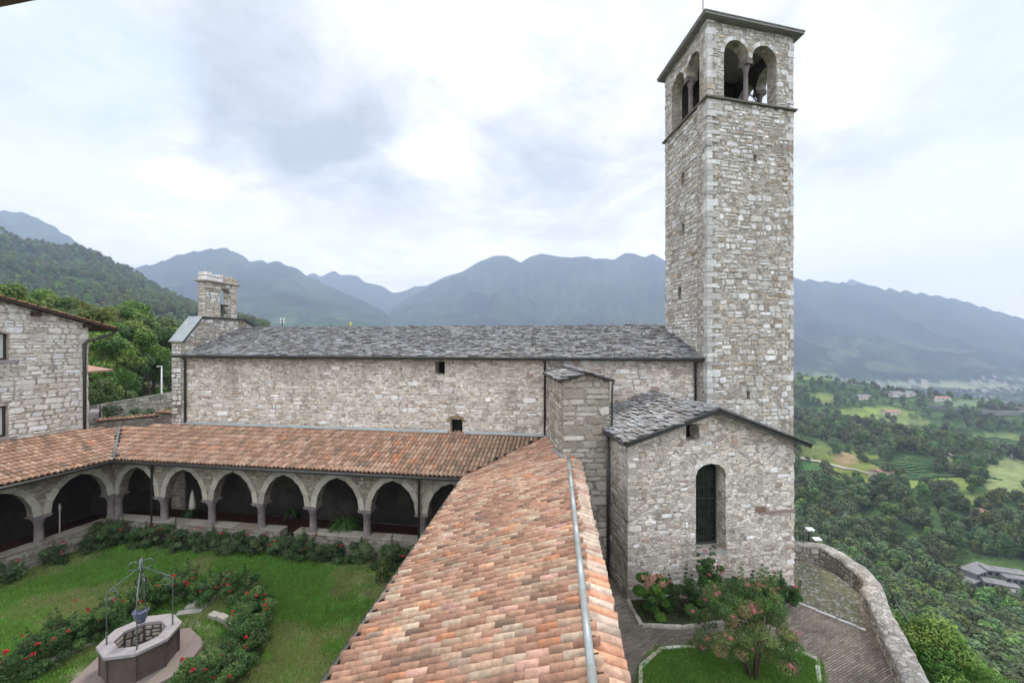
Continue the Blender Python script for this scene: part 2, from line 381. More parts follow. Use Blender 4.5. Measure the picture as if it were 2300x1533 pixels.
def tiles(mb, O, U, W, z0, p, poly, colf, pw=.2, ex=.38, stag=0., seed=3, lift=.05, hgt=.075, ln=None):
    r = random.Random(seed); O = V2(O); U = V2(U).normalized(); W = V2(W).normalized()
    uw = [((V2(q) - O).dot(U), (V2(q) - O).dot(W)) for q in poly]
    u0 = min(q[0] for q in uw); u1 = max(q[0] for q in uw); w1 = max(q[1] for q in uw)
    P = lambda u, w_, h: O + U * u + W * w_ + ZV * (z0 + p * w_ + h)
    K = 6; i = int(u0 / pw) - 1; ph = 0
    while i * pw < u1 + pw:
        uc = i * pw; ph = (ph + stag * r.uniform(.7, 1.2)) % 1; st = ph * ex + r.uniform(-.05, .05) * ex - ex * .5 * (stag > 0)
        j = -1
        while j * ex < w1:
            w0 = j * ex + st; wa = max(w0, -.03)
            ll = (ln or ex + .05)
            if w0 + ex * .5 > 0 and inpoly(uw, uc, max(.02, w0 + ex * .45)):
                c = colf(r, uc, w0); a0 = pw * (.45 if stag == 0 else .425); a1 = pw * (.40 if stag == 0 else .39); sk = r.uniform(-.008, .008); hj = r.uniform(-.006, .006)
                low = []; hi = []; inn = []
                for k in range(K + 1):
                    t = math.pi * k / K; cs, sn = math.cos(t), math.sin(t)
                    low.append(mb.pt(P(uc + a0 * cs, wa, lift + hgt * sn + (.026 if stag == 0 else .014) + hj))); hi.append(mb.pt(P(uc + a1 * cs + sk, w0 + ll, lift + hgt * (.82 if stag == 0 else .93) * sn - (.012 if stag == 0 else .006))))
                    inn.append(mb.pt(P(uc + (a0 - .016) * cs, wa + .002, lift + (hgt - .018) * sn + .010 + hj)))
                for k in range(K):
                    mb.face((low[k], low[k + 1], hi[k + 1], hi[k]), c, 0, True)
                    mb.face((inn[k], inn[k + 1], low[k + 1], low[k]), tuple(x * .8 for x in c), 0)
            # pan between columns, darkened in colour for the groove's shade
            up = uc + pw / 2
            if w0 + ex > 0 and inpoly(uw, up, max(.02, w0 + ex * .45)):
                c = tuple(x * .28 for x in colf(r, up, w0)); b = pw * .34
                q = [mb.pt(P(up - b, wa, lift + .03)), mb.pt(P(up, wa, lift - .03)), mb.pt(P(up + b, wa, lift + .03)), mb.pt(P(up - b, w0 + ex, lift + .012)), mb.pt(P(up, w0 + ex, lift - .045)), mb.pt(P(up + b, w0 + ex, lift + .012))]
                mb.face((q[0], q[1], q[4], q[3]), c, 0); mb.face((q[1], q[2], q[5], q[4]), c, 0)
            j += 1
        i += 1
def slabs(mb, O, U, W, z0, p, poly, pal, wdt=.3, ex=.13, th=.032, seed=5, lift=.03, rounded=False):
    r = random.Random(seed); O = V2(O); U = V2(U).normalized(); W = V2(W).normalized()
    uw = [((V2(q) - O).dot(U), (V2(q) - O).dot(W)) for q in poly]
    u0 = min(q[0] for q in uw); u1 = max(q[0] for q in uw); w1 = max(q[1] for q in uw)
    P = lambda u, w_, h: O + U * u + W * w_ + ZV * (z0 + p * w_ + h)
    w_ = -.04
    while w_ < w1:
        u = u0 - r.random() * wdt
        while u < u1:
            ww = wdt * r.uniform(.55, 1.5); uc = u + ww / 2; j = r.uniform(-.035, .035)
            if inpoly(uw, uc, max(.01, w_ + ex / 2)):
                c = pick(r, pal); a = w_ + j; b = min(a + ex * 2.1, w1 + .05); t = th * r.uniform(.6, 1.7); l0 = lift + r.uniform(.015, .075); ln = r.uniform(-.018, .018)
                ua, ub = u + .006, u + ww - .006
                if rounded:
                    m1 = ww * .28
                    bot = [(ua, a + .07), (ua + m1, a + r.uniform(0, .02)), (ub - m1, a + r.uniform(0, .02)), (ub, a + .07)]
                else: bot = [(ua, a + r.uniform(0, .045)), (ua + ww * .3, a + r.uniform(-.02, .02)), (ub - ww * .3, a + r.uniform(-.02, .02)), (ub, a + r.uniform(0, .045))]
                ring = bot + [(ub, b), (ua, b)]
                hh = lambda q: (l0 + ln * (q[0] - uc) / ww) if q[1] < a + .1 else lift - .03
                mb.prism([P(q[0], q[1], hh(q)) for q in ring], [P(q[0], q[1], hh(q) + t) for q in ring], c, 0)
            u += ww
        w_ += ex
def slab3(mb, pts, th, col=(.1, .08, .06), mat=0):   # a sloped sheet with thickness below
    pts = [Vector(p) for p in pts]; mb.prism([p - ZV * th for p in pts], pts, col, mat)
PAL_SLATE = [(6, (.20, .20, .205)), (3, (.26, .265, .27)), (2, (.15, .147, .143)), (.4, (.33, .33, .33)), (1.2, (.17, .15, .13))]

# ------------------------------------------------------------------ terrain
def sstep(a, b, x): t = np.clip((x - a) / (b - a), 0, 1); return t * t * (3 - 2 * t)
_rng = np.random.RandomState(11); _G = _rng.rand(512, 512).astype(np.float64)
def vnoise(x, y):
    xi = np.floor(x).astype(int); yi = np.floor(y).astype(int); fx = x - xi; fy = y - yi
    fx = fx * fx * (3 - 2 * fx); fy = fy * fy * (3 - 2 * fy); a = lambda i, j: _G[(xi + i) % 512, (yi + j) % 512]
    return (a(0, 0) * (1 - fx) + a(1, 0) * fx) * (1 - fy) + (a(0, 1) * (1 - fx) + a(1, 1) * fx) * fy
def fbm(x, y, o=4):
    s = 0; a = 1; t = 0
    for k in range(o): s = s + a * vnoise(x * 2 ** k + 17 * k, y * 2 ** k + 31 * k); t += a; a *= .5
    return s / t
LAYERS = [  # depth of the ridge, width of front slope, of back slope, skyline (px, py)
    (3000, 1500, 1500, [(-900, 470), (-300, 440), (0, 470), (60, 476), (120, 505), (190, 552), (260, 600), (360, 680), (460, 800)]),
    (950, 620, 500, [(-900, 400), (-300, 470), (-60, 508), (0, 522), (60, 545), (130, 556), (185, 562), (240, 583), (300, 615), (370, 658), (430, 685), (500, 702), (560, 724), (620, 748), (700, 790), (800, 860)]),
    (3600, 1700, 1200, [(110, 790), (220, 650), (300, 598), (350, 590), (400, 570), (450, 560), (500, 554), (530, 563), (560, 582), (620, 584), (660, 598), (700, 622), (760, 650), (850, 690), (890, 720), (940, 770)]),
    (5200, 1500, 900, [(560, 790), (640, 645), (693, 614), (740, 607), (780, 610), (830, 630), (885, 653), (905, 650), (940, 640), (1000, 616), (1060, 608), (1110, 625), (1180, 800)]),
    (4200, 2100, 1200, [(790, 800), (870, 700), (920, 664), (980, 634), (1040, 605), (1075, 585), (1110, 572), (1140, 573), (1170, 588), (1190, 575), (1215, 566), (1260, 570), (1290, 568), (1335, 580), (1375, 575), (1425, 563), (1470, 570), (1500, 580), (1560, 592), (1700, 607), (1785, 622), (1850, 629), (1900, 633), (1960, 640), (2050, 652), (2160, 672), (2250, 700), (2400, 740), (2600, 752), (3200, 700)]),
    (5300, 1500, 900, [(1640, 820), (1800, 660), (1880, 632), (1925, 623), (1960, 621), (2000, 629), (2050, 646), (2110, 655), (2160, 667), (2200, 685), (2240, 699), (2300, 716), (2400, 735), (2600, 740), (3200, 680)]),
]
def height(X, Y):
    X = np.asarray(X, float); Y = np.asarray(Y, float); r = np.hypot(X, Y)
    left = np.maximum(0, -(X + 13))
    e = np.maximum(np.maximum(X - 14.6, (X + Y) * .7071 - 23.6), Y - 36 - left * 4)
    e = np.maximum(e, .88 * (X - 12.4) - .475 * (Y - 14))
    ec = np.maximum(e, 0)
    n_ = fbm(X / 170 + 5, Y / 170 + 9, 5) - .5
    drop = 5 * sstep(0, 1.6, ec) + np.where(ec < 22, .95 * ec, 20.9 + (1 - np.exp(-(ec - 22) / 105)) * 76)
    zr = -.35 - drop + n_ * 55 * sstep(60, 330, ec) + (fbm(X / 40, Y / 40, 3) - .5) * 7 * sstep(30, 120, ec)
    zr = zr + 52 * np.exp(-(((X - 640) / 170) ** 2 + ((Y - 900) / 170) ** 2)) + 22 * np.exp(-(((X - 900) / 110) ** 2 + ((Y - 830) / 90) ** 2))
    zr = zr - 125 * sstep(900, 1800, r)
    zl = -.35 + 3.2 * sstep(20, 45, left * .6 + np.maximum(Y - 24, 0)) * sstep(0, 8, left) + .028 * np.maximum(0, r - 60) * sstep(0, 60, left) * (r < 4000)
    zl = np.minimum(zl, 60)
    m = sstep(0, 40 + np.maximum(r - 60, 0) * .35, left); base = zr * (1 - m) + zl * m
    Ys = np.maximum(Y, 1); px = 1150 + F * np.clip(X / Ys, -6, 6); front = (Y > 20)
    h = base
    for D, W1, W2, pr in LAYERS:
        xs = [a for a, b in pr]; ys = [b for a, b in pr]
        sy = np.interp(px, xs, ys); Z = CZ + (766.5 - sy) / F * D
        fl = np.minimum(base, -100 if D > 1500 else 999)
        t = np.where(Y < D, (D - Y) / W1, (Y - D) / W2); s = np.clip(1 - t, 0, 1)
        gul = (np.abs(fbm(X / 420 + D, Y / 420, 4) - .5) * 2)
        s2 = s ** 1.15 * (1 - .50 * gul * (s * (1 - s)) * 4)
        hl = base + (Z - base) * s2 + (fbm(X / 90, Y / 90, 3) - .5) * (10 if D > 1500 else 26) * np.minimum(1, D / 3000) * (s > 0) * np.minimum(1, (1 - s) * 8)
        edge = (px > xs[0]) & (px < xs[-1]) & front
        h = np.where(edge & (s > 0), np.maximum(h, hl), h)
    return h
def hgt1(x, y): return float(height(np.array([x]), np.array([y]))[0])
def hit(px, py, y0=30, y1=6000):
    Y = y0 * (y1 / y0) ** np.linspace(0, 1, 2500); X = (px - 1150) / F * Y; z = CZ + (766.5 - py) / F * Y
    k = np.argmax(height(X, Y) > z); return Vector((X[k], Y[k], z[k]))
FIELDS = [  # px, py, rx, ry, colour, kind
    (1965, 926, 85, 12, (.20, .26, .07)), (1850, 893, 34, 9, (.20, .25, .08)), (1905, 1052, 95, 34, (.19, .22, .065)),
    (1897, 1032, 26, 16, (.30, .23, .12)), (2065, 1050, 75, 24, (.13, .20, .06)), (2105, 1088, 85, 20, (.20, .26, .075)),
    (2268, 1075, 62, 42, (.25, .30, .13)), (1822, 1068, 36, 30, (.07, .15, .05)), (2245, 992, 60, 20, (.16, .21, .08)), (1830, 1010, 40, 16, (.14, .18, .06)),
    (2180, 905, 90, 8, (.14, .20, .11)), (2150, 865, 120, 7, (.26, .29, .17)), (1990, 862, 70, 6, (.20, .24, .13)), (2180, 1120, 40, 10, (.17, .22, .07)),
    (1800, 1145, 40, 14, (.16, .18, .07)), (2050, 945, 60, 9, (.20, .25, .09)), (2160, 1030, 40, 12, (.17, .22, .08)), (1960, 1085, 40, 12, (.21, .22, .08)),
    (1840, 845, 50, 8, (.15, .19, .07))]
def projn(X, Y, Z): return 1150 + F * X / Y, 766.5 - F * (Z - CZ) / Y
def fieldmask(X, Y, Z):
    px, py = projn(X, np.maximum(Y, 1), Z); k = np.full(px.shape, -1)
    wob = (fbm(X / 25, Y / 25, 3) - .5) * .9
    for i, f in enumerate(FIELDS):
        d = ((px - f[0]) / f[2]) ** 2 + ((py - f[1]) / f[3]) ** 2 + wob
        k = np.where((d < 1) & (Y > 150) & (X > 0), i, k)
    return k
ths = np.unique(np.concatenate([np.arange(-180, -62, 6.), np.arange(-62, -30, .3), np.arange(-30, 30, .3), np.arange(30, 62, .22), np.arange(62, 180, 6.), [180.]]))
rr = 4 * (6800 / 4) ** np.linspace(0, 1, 400)
T, RR = np.meshgrid(np.radians(ths), rr); TX = np.sin(T) * RR; TY = np.cos(T) * RR
back = np.cos(T) < .35
TZ = height(TX, TY); TZ = np.where(back & (RR > 60), np.minimum(TZ, 40), TZ)
fk = fieldmask(TX, TY, TZ)
nn_ = fbm(TX / 30, TY / 30, 5); n3_ = fbm(TX / 9, TY / 9, 3); nb = fbm(TX / 260 + 3, TY / 260, 4)
C = np.zeros(TX.shape + (3,)); base_c = np.array((.035, .07, .028)); lighter = np.array((.085, .14, .045)); br = np.array((.10, .095, .05))  # darker and paler ground greens, mixed by noise
m = sstep(.35, .65, nn_ * .6 + n3_ * .4)[..., None]; C = base_c * (1 - m) + lighter * m
mt = (sstep(.60, .68, fbm(TX / 160 + 8, TY / 160, 4)) * sstep(330, 20, TZ) * (RR > 1300))[..., None]
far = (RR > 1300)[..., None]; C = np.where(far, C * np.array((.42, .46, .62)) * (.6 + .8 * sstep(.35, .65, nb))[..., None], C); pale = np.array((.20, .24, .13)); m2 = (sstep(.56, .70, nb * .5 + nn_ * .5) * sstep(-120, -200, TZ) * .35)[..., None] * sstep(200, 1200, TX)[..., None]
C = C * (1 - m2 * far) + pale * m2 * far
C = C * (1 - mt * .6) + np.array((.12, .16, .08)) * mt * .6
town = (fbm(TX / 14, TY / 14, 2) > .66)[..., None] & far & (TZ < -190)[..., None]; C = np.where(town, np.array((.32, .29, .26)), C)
for i, f in enumerate(FIELDS):
    sel = (fk == i); c = np.array(f[4]); C[sel] = c * (.8 + .45 * nn_[sel])[:, None]
near = (RR < 120) & (TX < -8); C[near] = np.array((.10, .12, .045)) * (.6 + .8 * n3_[near])[:, None]
nr, nc = TX.shape; vid = np.arange(nr * nc).reshape(nr, nc)
me = bpy.data.meshes.new('terrain'); va = np.stack([TX, TY, TZ], -1).reshape(-1, 3).astype(np.float32)
q = np.stack([vid[:-1, :-1], vid[:-1, 1:], vid[1:, 1:], vid[1:, :-1]], -1).reshape(-1, 4)[:, ::-1]
me.vertices.add(len(va)); me.vertices.foreach_set('co', va.ravel()); me.loops.add(q.size); me.loops.foreach_set('vertex_index', q.ravel().astype(np.int32))
me.polygons.add(len(q)); me.polygons.foreach_set('loop_start', (np.arange(len(q)) * 4).astype(np.int32)); me.polygons.foreach_set('loop_total', np.full(len(q), 4, np.int32))
me.polygons.foreach_set('use_smooth', np.ones(len(q), bool)); me.update(calc_edges=True)
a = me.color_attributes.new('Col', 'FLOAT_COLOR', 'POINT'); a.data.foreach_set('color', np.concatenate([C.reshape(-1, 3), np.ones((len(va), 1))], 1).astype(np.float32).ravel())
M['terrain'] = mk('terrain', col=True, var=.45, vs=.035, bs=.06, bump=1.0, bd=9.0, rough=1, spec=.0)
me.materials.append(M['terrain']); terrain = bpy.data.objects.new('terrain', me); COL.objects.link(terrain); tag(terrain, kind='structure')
print('terrain done')

# ------------------------------------------------------------------ church
Uc = Vector((.988, -.153, 0)).normalized(); Wc = Vector((.153, .988, 0)).normalized()
CH = thing('church', 'long stone church nave with grey slab roof below the bell tower', 'church', (-5, 22, 0))
fS = Frame((-19.3, 23.99), Uc, -Wc)
ou = lambda X: (X + 19.3) / .988
wl = [(0, 0), (28.45, 0), (28.45, 8.93), (0, 8.93)]
h1 = [(ou(-3.98), 8.14), (ou(-3.44), 8.10), (ou(-3.44), 8.93 - .16), (ou(-3.98), 8.93 - .16)]
h2 = [(ou(-3.16), 5.14), (ou(-2.52), 5.14), (ou(-2.52), 5.84), (ou(-3.16), 5.84)]
mb = MB(); CM = (.60, .54, .475)
panel(mb, fS, wl, [h1, h2], .8, CM)
masonry(mb, fS, wl, [h1, h2], zr=(4.6, 8.93), h=.2, wd=.38, cover=.62, dep=(.006, .03), pal=PAL_CHURCH, seed=4,
        coverf=lambda u, z: .40 + (.3 if z < 7.4 else -.12) + (.35 if u > 21.5 and z > 7.2 else 0))
mb.box(fS.p(-.1, .3, .0), Uc * 27, -Wc * .03, ZV * 4.2, mat=2)  # dark sheet on the lower wall, painting in the gallery's shade
for k in range(5):  # mossy relieving arch over the low window
    t0 = .35 + k * .49; cc_ = (ou(-2.84), 5.6)
    q = [(cc_[0] + math.cos(t) * rr_, cc_[1] + math.sin(t) * rr_ * .75) for t, rr_ in ((t0, .42), (t0 + .47, .42), (t0 + .47, .58), (t0, .58))]
    mb.prism([fS.p(u, z, -.02) for u, z in q], [fS.p(u, z, .045) for u, z in q], (.23, .17, .09), 1)
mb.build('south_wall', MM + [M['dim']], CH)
mb = MB()
O9 = fS.p(0, 0); Nn_ = O9 + Wc * 8.9
for A, B in ((Nn_, Nn_ + Uc * 28.4),):
    mb.box(A, B - A, Wc * .6, ZV * 8.9, CM)
mb.box(O9 + Uc * 27.8 + Wc * .85, Uc * .6, Wc * 8, ZV * 8.8, CM)
mb.build('north_wall', MM, CH)
mb = MB()
h_ = h1; mb.box(fS.p(h1[0][0] - .1, 8.0, -.75), Uc * .8, Wc * .05, ZV * .9); mb.build('window_pane', M['black'], CH); mb = MB(); mb.box(fS.p(h2[0][0] - .1, 5.0, -.35), Uc * .9, Wc * .05, ZV * 1.0)
mb.build('window_pane', M['black'], CH)
mb = MB(); mb.box(fS.p(h2[0][0] - .05, 5.08, -.3), Uc * .76, -Wc * .36, ZV * .07); mb.build('window_sill', M['zinc'], CH)
# roof
EO = fS.p(0, 0, .42); EO.z = 0
towerL = lambda t: Vector((8.80, 18.85, 0)) + Vector((-.076, .997, 0)) * t
mb = MB(); slab3(mb, [EO + Uc * .85 + ZV * 9.0, EO + Uc * 28.42 + ZV * 9.0, EO + Uc * 28.42 + Wc * 4.5 + ZV * 10.68, EO + Uc * .85 + Wc * 4.5 + ZV * 10.68], .12, (.12, .11, .10))
slab3(mb, [EO + Uc * .85 + Wc * 4.5 + ZV * 10.68, EO + Uc * 28.3 + Wc * 4.5 + ZV * 10.68, EO + Uc * 28.3 + Wc * 9.8 + ZV * 8.9, EO + Uc * .85 + Wc * 9.8 + ZV * 8.9], .12, (.2, .2, .2))
slabs(mb, EO, Uc, Wc, 9.0, .373, [EO + Uc * .85, EO + Uc * 28.42, EO + Uc * 27.4 + Wc * 4.5, EO + Uc * .85 + Wc * 4.5], PAL_SLATE, seed=8)
rr2 = random.Random(3); u = .9
while u < 27.6:
    wq = rr2.uniform(.4, .9); o = EO + Uc * u + Wc * 4.28 + ZV * (10.66 + rr2.uniform(0, .02)); mb.box(o, Uc * (wq - .01), Wc * .42, ZV * .045, pick(rr2, PAL_SLATE)); u += wq
mb.build('roof', M['slate'], CH)
mb = MB(); g0 = EO - Wc * .06 + ZV * 8.99
mb.box(g0 + Uc * .5 - ZV * .09, Uc * 27.95, Wc * .16, ZV * .11)
mb.tube([g0 + Uc * .45, g0 + Uc * 28.45], .07, 8)
gut = mb.build('gutter', M['dark_metal'], CH)
for X, zb in ((-18.45, 5.0), (1.62, 5.0), (8.55, 6.2)):
    mb = MB(); u = ou(X); mb.tube([fS.p(u, 8.95, .33), fS.p(u, 8.75, .1), fS.p(u, zb, .1)], .055, 8)
    for z in np.arange(zb + .4, 8.6, 1.6): mb.tube([fS.p(u, z, .1), fS.p(u, z + .05, .1)], .07, 8)
    mb.build('downpipe', M['dark_metal'], CH)
# west facade rising above the roof, with bellcote
fF = Frame(fS.p(.85, 0, 0), Wc, Uc)
prof = [(-.12, 0), (-.12, 9.9), (.9, 11.2), (4.1, 11.2), (5.2, 10.7), (9.1, 9.0), (9.1, 0)]
mb = MB(); panel(mb, fF, prof, [], .85, (.40, .37, .31)); masonry(mb, fF, prof, [], zr=(8.7, 11.2), ur=(-.12, 6), h=.2, wd=.3, cover=.75, pal=PAL_TOWER, seed=12)
fFs = Frame(fS.p(0, 0, .12), Uc, -Wc); q = [(0, 4.6), (.64, 4.6), (.64, 9.9), (0, 9.9)]; mb.box(fS.p(0, 4.5, .12), Uc * .64, Wc * .12, ZV * 5.4, (.5, .46, .4))
masonry(mb, fFs, q, [], h=.26, wd=.45, cover=1, pal=PAL_HOUSE, seed=13)
mb.build('west_facade', MM, CH)
mb = MB()
cp = [(-.32, 9.78), (.92, 11.24), (4.15, 11.24), (5.35, 10.72)]
for (a, za), (b, zb) in zip(cp, cp[1:]):
    A = fF.p(a, za, .12); B = fF.p(b, zb, .12); mb.prism([A, B, B - Uc * .95, A - Uc * .95], [A + ZV * .05, B + ZV * .05, B - Uc * .95 + ZV * .05, A - Uc * .95 + ZV * .05])
    mb.box(A - ZV * .06 + Uc * .003, B - A, Uc * .03, ZV * .12, mat=1)
mb.build('coping', [M['zinc'], M['dark_metal']], CH)
bc = [(1.28, 11.25), (3.65, 11.25), (3.65, 13.4), (1.28, 13.4)]
bh = [(2.36, 11.26), (3.12, 11.26)] + [(3.12, 12.9), (3.0, 13.08), (2.74, 13.14), (2.48, 13.08), (2.36, 12.9)]
mb = MB(); panel(mb, fF, bc, [bh], .5, (.40, .36, .29), d0=-.05)
masonry(mb, fF, bc, [bh], h=.14, wd=.5, cover=.95, pal=PAL_CHURCH, seed=21, dep=(.01, .035), d0=-.05)
fB = Frame(fF.p(1.28, 0, -.55), Uc, -Wc); q = [(0, 11.25), (.5, 11.25), (.5, 13.4), (0, 13.4)]
masonry(mb, fB, q, [], h=.14, wd=.4, cover=.95, pal=PAL_CHURCH, seed=22, dep=(.01, .04))
fB2 = Frame(fF.p(3.12, 0, -.55), Uc, -Wc); masonry(mb, fB2, q, [], zr=(11.3, 12.9), h=.14, wd=.4, cover=.9, pal=PAL_CHURCH, seed=23, dep=(.01, .04))
mb.box(fF.p(1.13, 13.4, .07), Wc * 2.67, -Uc * .75, ZV * .05, (.2, .18, .16), 1); mb.box(fF.p(1.18, 13.45, .04), Wc * 2.57, -Uc * .69, ZV * .07, (.45, .41, .36), 1)
r_ = random.Random(5)
for a, b, hh in ((1.3, 1.68, .46), (1.7, 2.1, .36), (2.12, 2.5, .42), (2.52, 2.82, .14), (2.84, 3.2, .38), (3.22, 3.6, .30)):
    mb.box(fF.p(a, 13.52, .0), Wc * (b - a), -Uc * .55, ZV * hh, pick(r_, PAL_CHURCH), 1)
    mb.box(fF.p(a - .01, 13.52 + hh * .5, .015), Wc * (b - a + .02), -Uc * .58, ZV * .03, (.1, .09, .07), 1)
mb.build('bellcote', MM, CH)
bl_ = thing('bell', 'small bronze bell hanging in the opening of the roof bellcote', 'bell', tuple(fF.p(2.74, 12.1, -.3)))
mb = MB(); mb.lathe(fF.p(2.74, 11.55, -.3), [(.27, 0), (.24, .05), (.17, .2), (.14, .38), (.08, .46), (.02, .48)], 14); mb.build('bell_body', M['bronze'], bl_)
mb = MB(); mb.box(fF.p(2.36, 12.03, -.28), Wc * .85, -Uc * .1, ZV * .1); mb.build('yoke', M['wood'], bl_)
mb = MB(); c0 = fF.p(2.5, 12.15, -.9)
mb.tube([c0, c0 + ZV * .95], .02, 6)
for z, l_ in ((.55, .22), (.75, .14)): mb.tube([c0 + ZV * z - Wc * l_, c0 + ZV * z + Wc * l_], .018, 6)
mb.tube([c0 - Wc * .2 + ZV * -.1, c0 + ZV * .2, c0 + Wc * .2 - ZV * .1], .018, 6)
tag(mb.build('iron_cross', M['dark_metal']), 'thin iron cross standing behind the bellcote opening', 'cross')

# ------------------------------------------------------------------ bell tower
P = Vector((8.83, 19.0, 0)); Rr_ = Vector((13.47, 20.14, 0)); Lc = Vector((8.50, 23.33, 0)); Q = Lc + Rr_ - P
TW = thing('bell_tower', 'tall square stone bell tower with paired arched belfry openings', 'bell tower', tuple(P))
fT = Frame(P, Rr_ - P, (P - Rr_).cross(ZV) * -1); 
if fT.N.y > 0: fT.N = -fT.N
fL = Frame(P, Lc - P, Vector((-1, 0, 0))); fL.N = Vector((-(Lc - P).y, (Lc - P).x, 0)).normalized()
wT = (Rr_ - P).length; wL = (Lc - P).length
fR = Frame(Rr_, Q - Rr_, -fL.N); fK = Frame(Lc, Q - Lc, -fT.N)
def rect(a, b, c, d): return [(a, c), (b, c), (b, d), (a, d)]
sT = [rect(2.49, 2.67, 18.18, 18.5), rect(2.11, 2.31, 7.13, 7.5)]
sL = [rect(2.15, 2.48, 17.75, 18.35), rect(2.15, 2.45, 15.2, 15.76), rect(2.5, 2.82, 11.97, 12.6)]
mb = MB(); TM = (.45, .41, .355)
panel(mb, fT, rect(0, wT, 0, 20.82), sT, .7, TM); panel(mb, fL, rect(.3, wL - .3, 0, 20.82), sL, .7, TM)
panel(mb, fR, rect(.3, wL - .3, 0, 20.82), [], .7, TM); panel(mb, fK, rect(0, wT, 0, 20.82), [], .7, TM)
masonry(mb, fT, rect(.35, wT - .3, 5, 20.8), sT, h=.22, wd=.36, cover=.66, dep=(.008, .05), pal=PAL_TOWER, seed=31, gap=.014)
masonry(mb, fL, rect(.35, wL - .05, 9, 20.8), sL, h=.19, wd=.36, cover=.97, dep=(.01, .05), pal=PAL_TOWER, seed=32, gap=.014)
quoins(mb, P, fT.U, fL.U, 5, 20.78, 33, [(2, (.50, .49, .47)), (2, (.42, .40, .375)), (1, (.60, .59, .57))], a=(.25, .6), hh=(.14, .34), e=.04); quoins(mb, Rr_, -fT.U, fR.U, 5, 20.78, 34, PAL_TOWER, e=.004, a=(.2, .42), hh=(.14, .34)); quoins(mb, Lc, fK.U, -fL.U, 9, 20.78, 35, PAL_TOWER, a=(.3, .4), e=.008)
mb.build('shaft', MM, TW)
mb = MB()
for t in sT + sL:
    pass
mb = MB(); ov = .14
B4 = [P - fT.U * ov - fL.U * ov, Rr_ + fT.U * ov - fL.U * ov, Q + fT.U * ov + fL.U * ov, Lc - fT.U * ov + fL.U * ov]
mb.prism([p + ZV * 20.79 for p in B4], [p + ZV * 20.87 for p in B4], (.13, .12, .10), 1); mb.build('belt_course', MM, TW)
def biforate(u0, uc, u1, zb, zs, rise):
    return [(u0, zb), (u1, zb)] + arch(uc + .1, u1, zs, rise) + arch(u0, uc - .1, zs, rise)
oT = biforate(.87, 2.30, 3.80, 20.875, 22.95, .70); oL = biforate(.62, 2.05, 3.52, 20.875, 22.95, .70)
mb = MB(); zt = 24.32
panel(mb, fT, rect(0, wT, 20.87, zt), [oT], .55, TM, bcol=(.07, .06, .05)); panel(mb, fL, rect(.3, wL - .3, 20.87, zt), [oL], .55, TM, bcol=(.07, .06, .05))  # inner faces coloured dark to stand for the belfry's unlit inside
panel(mb, fR, rect(.3, wL - .3, 20.87, zt), [oL], .55, TM, bcol=(.07, .06, .05)); panel(mb, fK, rect(0, wT, 20.87, zt), [[(2.6, 20.875), (3.8, 20.875)] + arch(2.6, 3.8, 22.95, .6)], .55, TM, bcol=(.07, .06, .05))
masonry(mb, fT, rect(.3, wT - .3, 20.9, zt), [oT], h=.2, wd=.34, cover=.6, dep=(.008, .035), pal=PAL_TOWER, seed=36)
masonry(mb, fL, rect(.35, wL - .05, 20.9, zt), [oL], h=.17, wd=.4, cover=.95, pal=PAL_TOWER, seed=37)
quoins(mb, P, fT.U, fL.U, 20.9, zt, 38, PAL_TOWER, a=(.3, .45)); quoins(mb, Rr_, -fT.U, fR.U, 20.9, zt, 39, PAL_TOWER, a=(.25, .4), e=.008); quoins(mb, Lc, fK.U, -fL.U, 20.9, zt, 40, PAL_TOWER, a=(.25, .4), e=.008)
for fr, cv in ((fT, (arch(2.40, 3.80, 22.95, .7), arch(.87, 2.2, 22.95, .7))), (fL, (arch(2.15, 3.52, 22.95, .7), arch(.62, 1.95, 22.95, .7)))):
    for c in cv: voussoirs(mb, fr, c, .2, 41, PAL_TOWER, 2, .02)
mb.box(P + fL.U * .1 + fT.U * .1 + ZV * 20.8, fT.U * (wT - .2), fL.U * (wL - .2), ZV * .06, (.1, .09, .08))
mb.build('belfry', MM, TW)
for fr, u in ((fT, 2.30), (fL, 2.05), (fK, 2.30), (fR, 2.05)):
    mb = MB(); c = fr.p(u, 20.88, -.27)
    mb.lathe(c, [(.17, 0), (.17, .08), (.11, .14), (.105, 1.55), (.13, 1.6), (.12, 1.64), (.19, 1.85)], 14)
    a_ = math.atan2(fr.U.y, fr.U.x); mb.cbox(c + ZV * 1.85, .36, .52, .22, rz=a_); mb.build('column', M['column'], TW)
ov = .34; E4 = [P - fT.U * ov - fL.U * ov, Rr_ + fT.U * ov - fL.U * ov, Q + fT.U * ov + fL.U * ov, Lc - fT.U * ov + fL.U * ov]
mb = MB(); mb.prism([p + ZV * 24.33 for p in E4], [p + ZV * 24.43 for p in E4], (.22, .21, .20)); cen = sum(E4, Vector()) / 4
E5 = [cen + (p - cen) * 1.015 for p in E4]
b_ = [mb.pt(p + ZV * 24.435) for p in E5]; t_ = [mb.pt(p + ZV * 24.47) for p in E5]; ap = mb.pt(cen + ZV * 24.95)
for i in range(4): j = (i + 1) % 4; mb.face((b_[i], b_[j], t_[j], t_[i]), (.26, .26, .27)); mb.face((t_[i], t_[j], ap), (.26, .26, .27))
mb.face(b_[::-1]); mb.build('roof', M['slate'], TW)
mb = MB(); rp = fT.p(.55, 24.5, -1.0); mb.tube([rp, rp + ZV * 2.0], .024, 6); mb.tube([rp + ZV * .75, rp + Vector((.3, 0, 1.15))], .018, 5); mb.build('lightning_rod', M['dark_metal'], TW)
BL = thing('bell', 'large dark bell with spoked ringing wheel inside the tower belfry', 'bell', tuple(cen + ZV * 21))
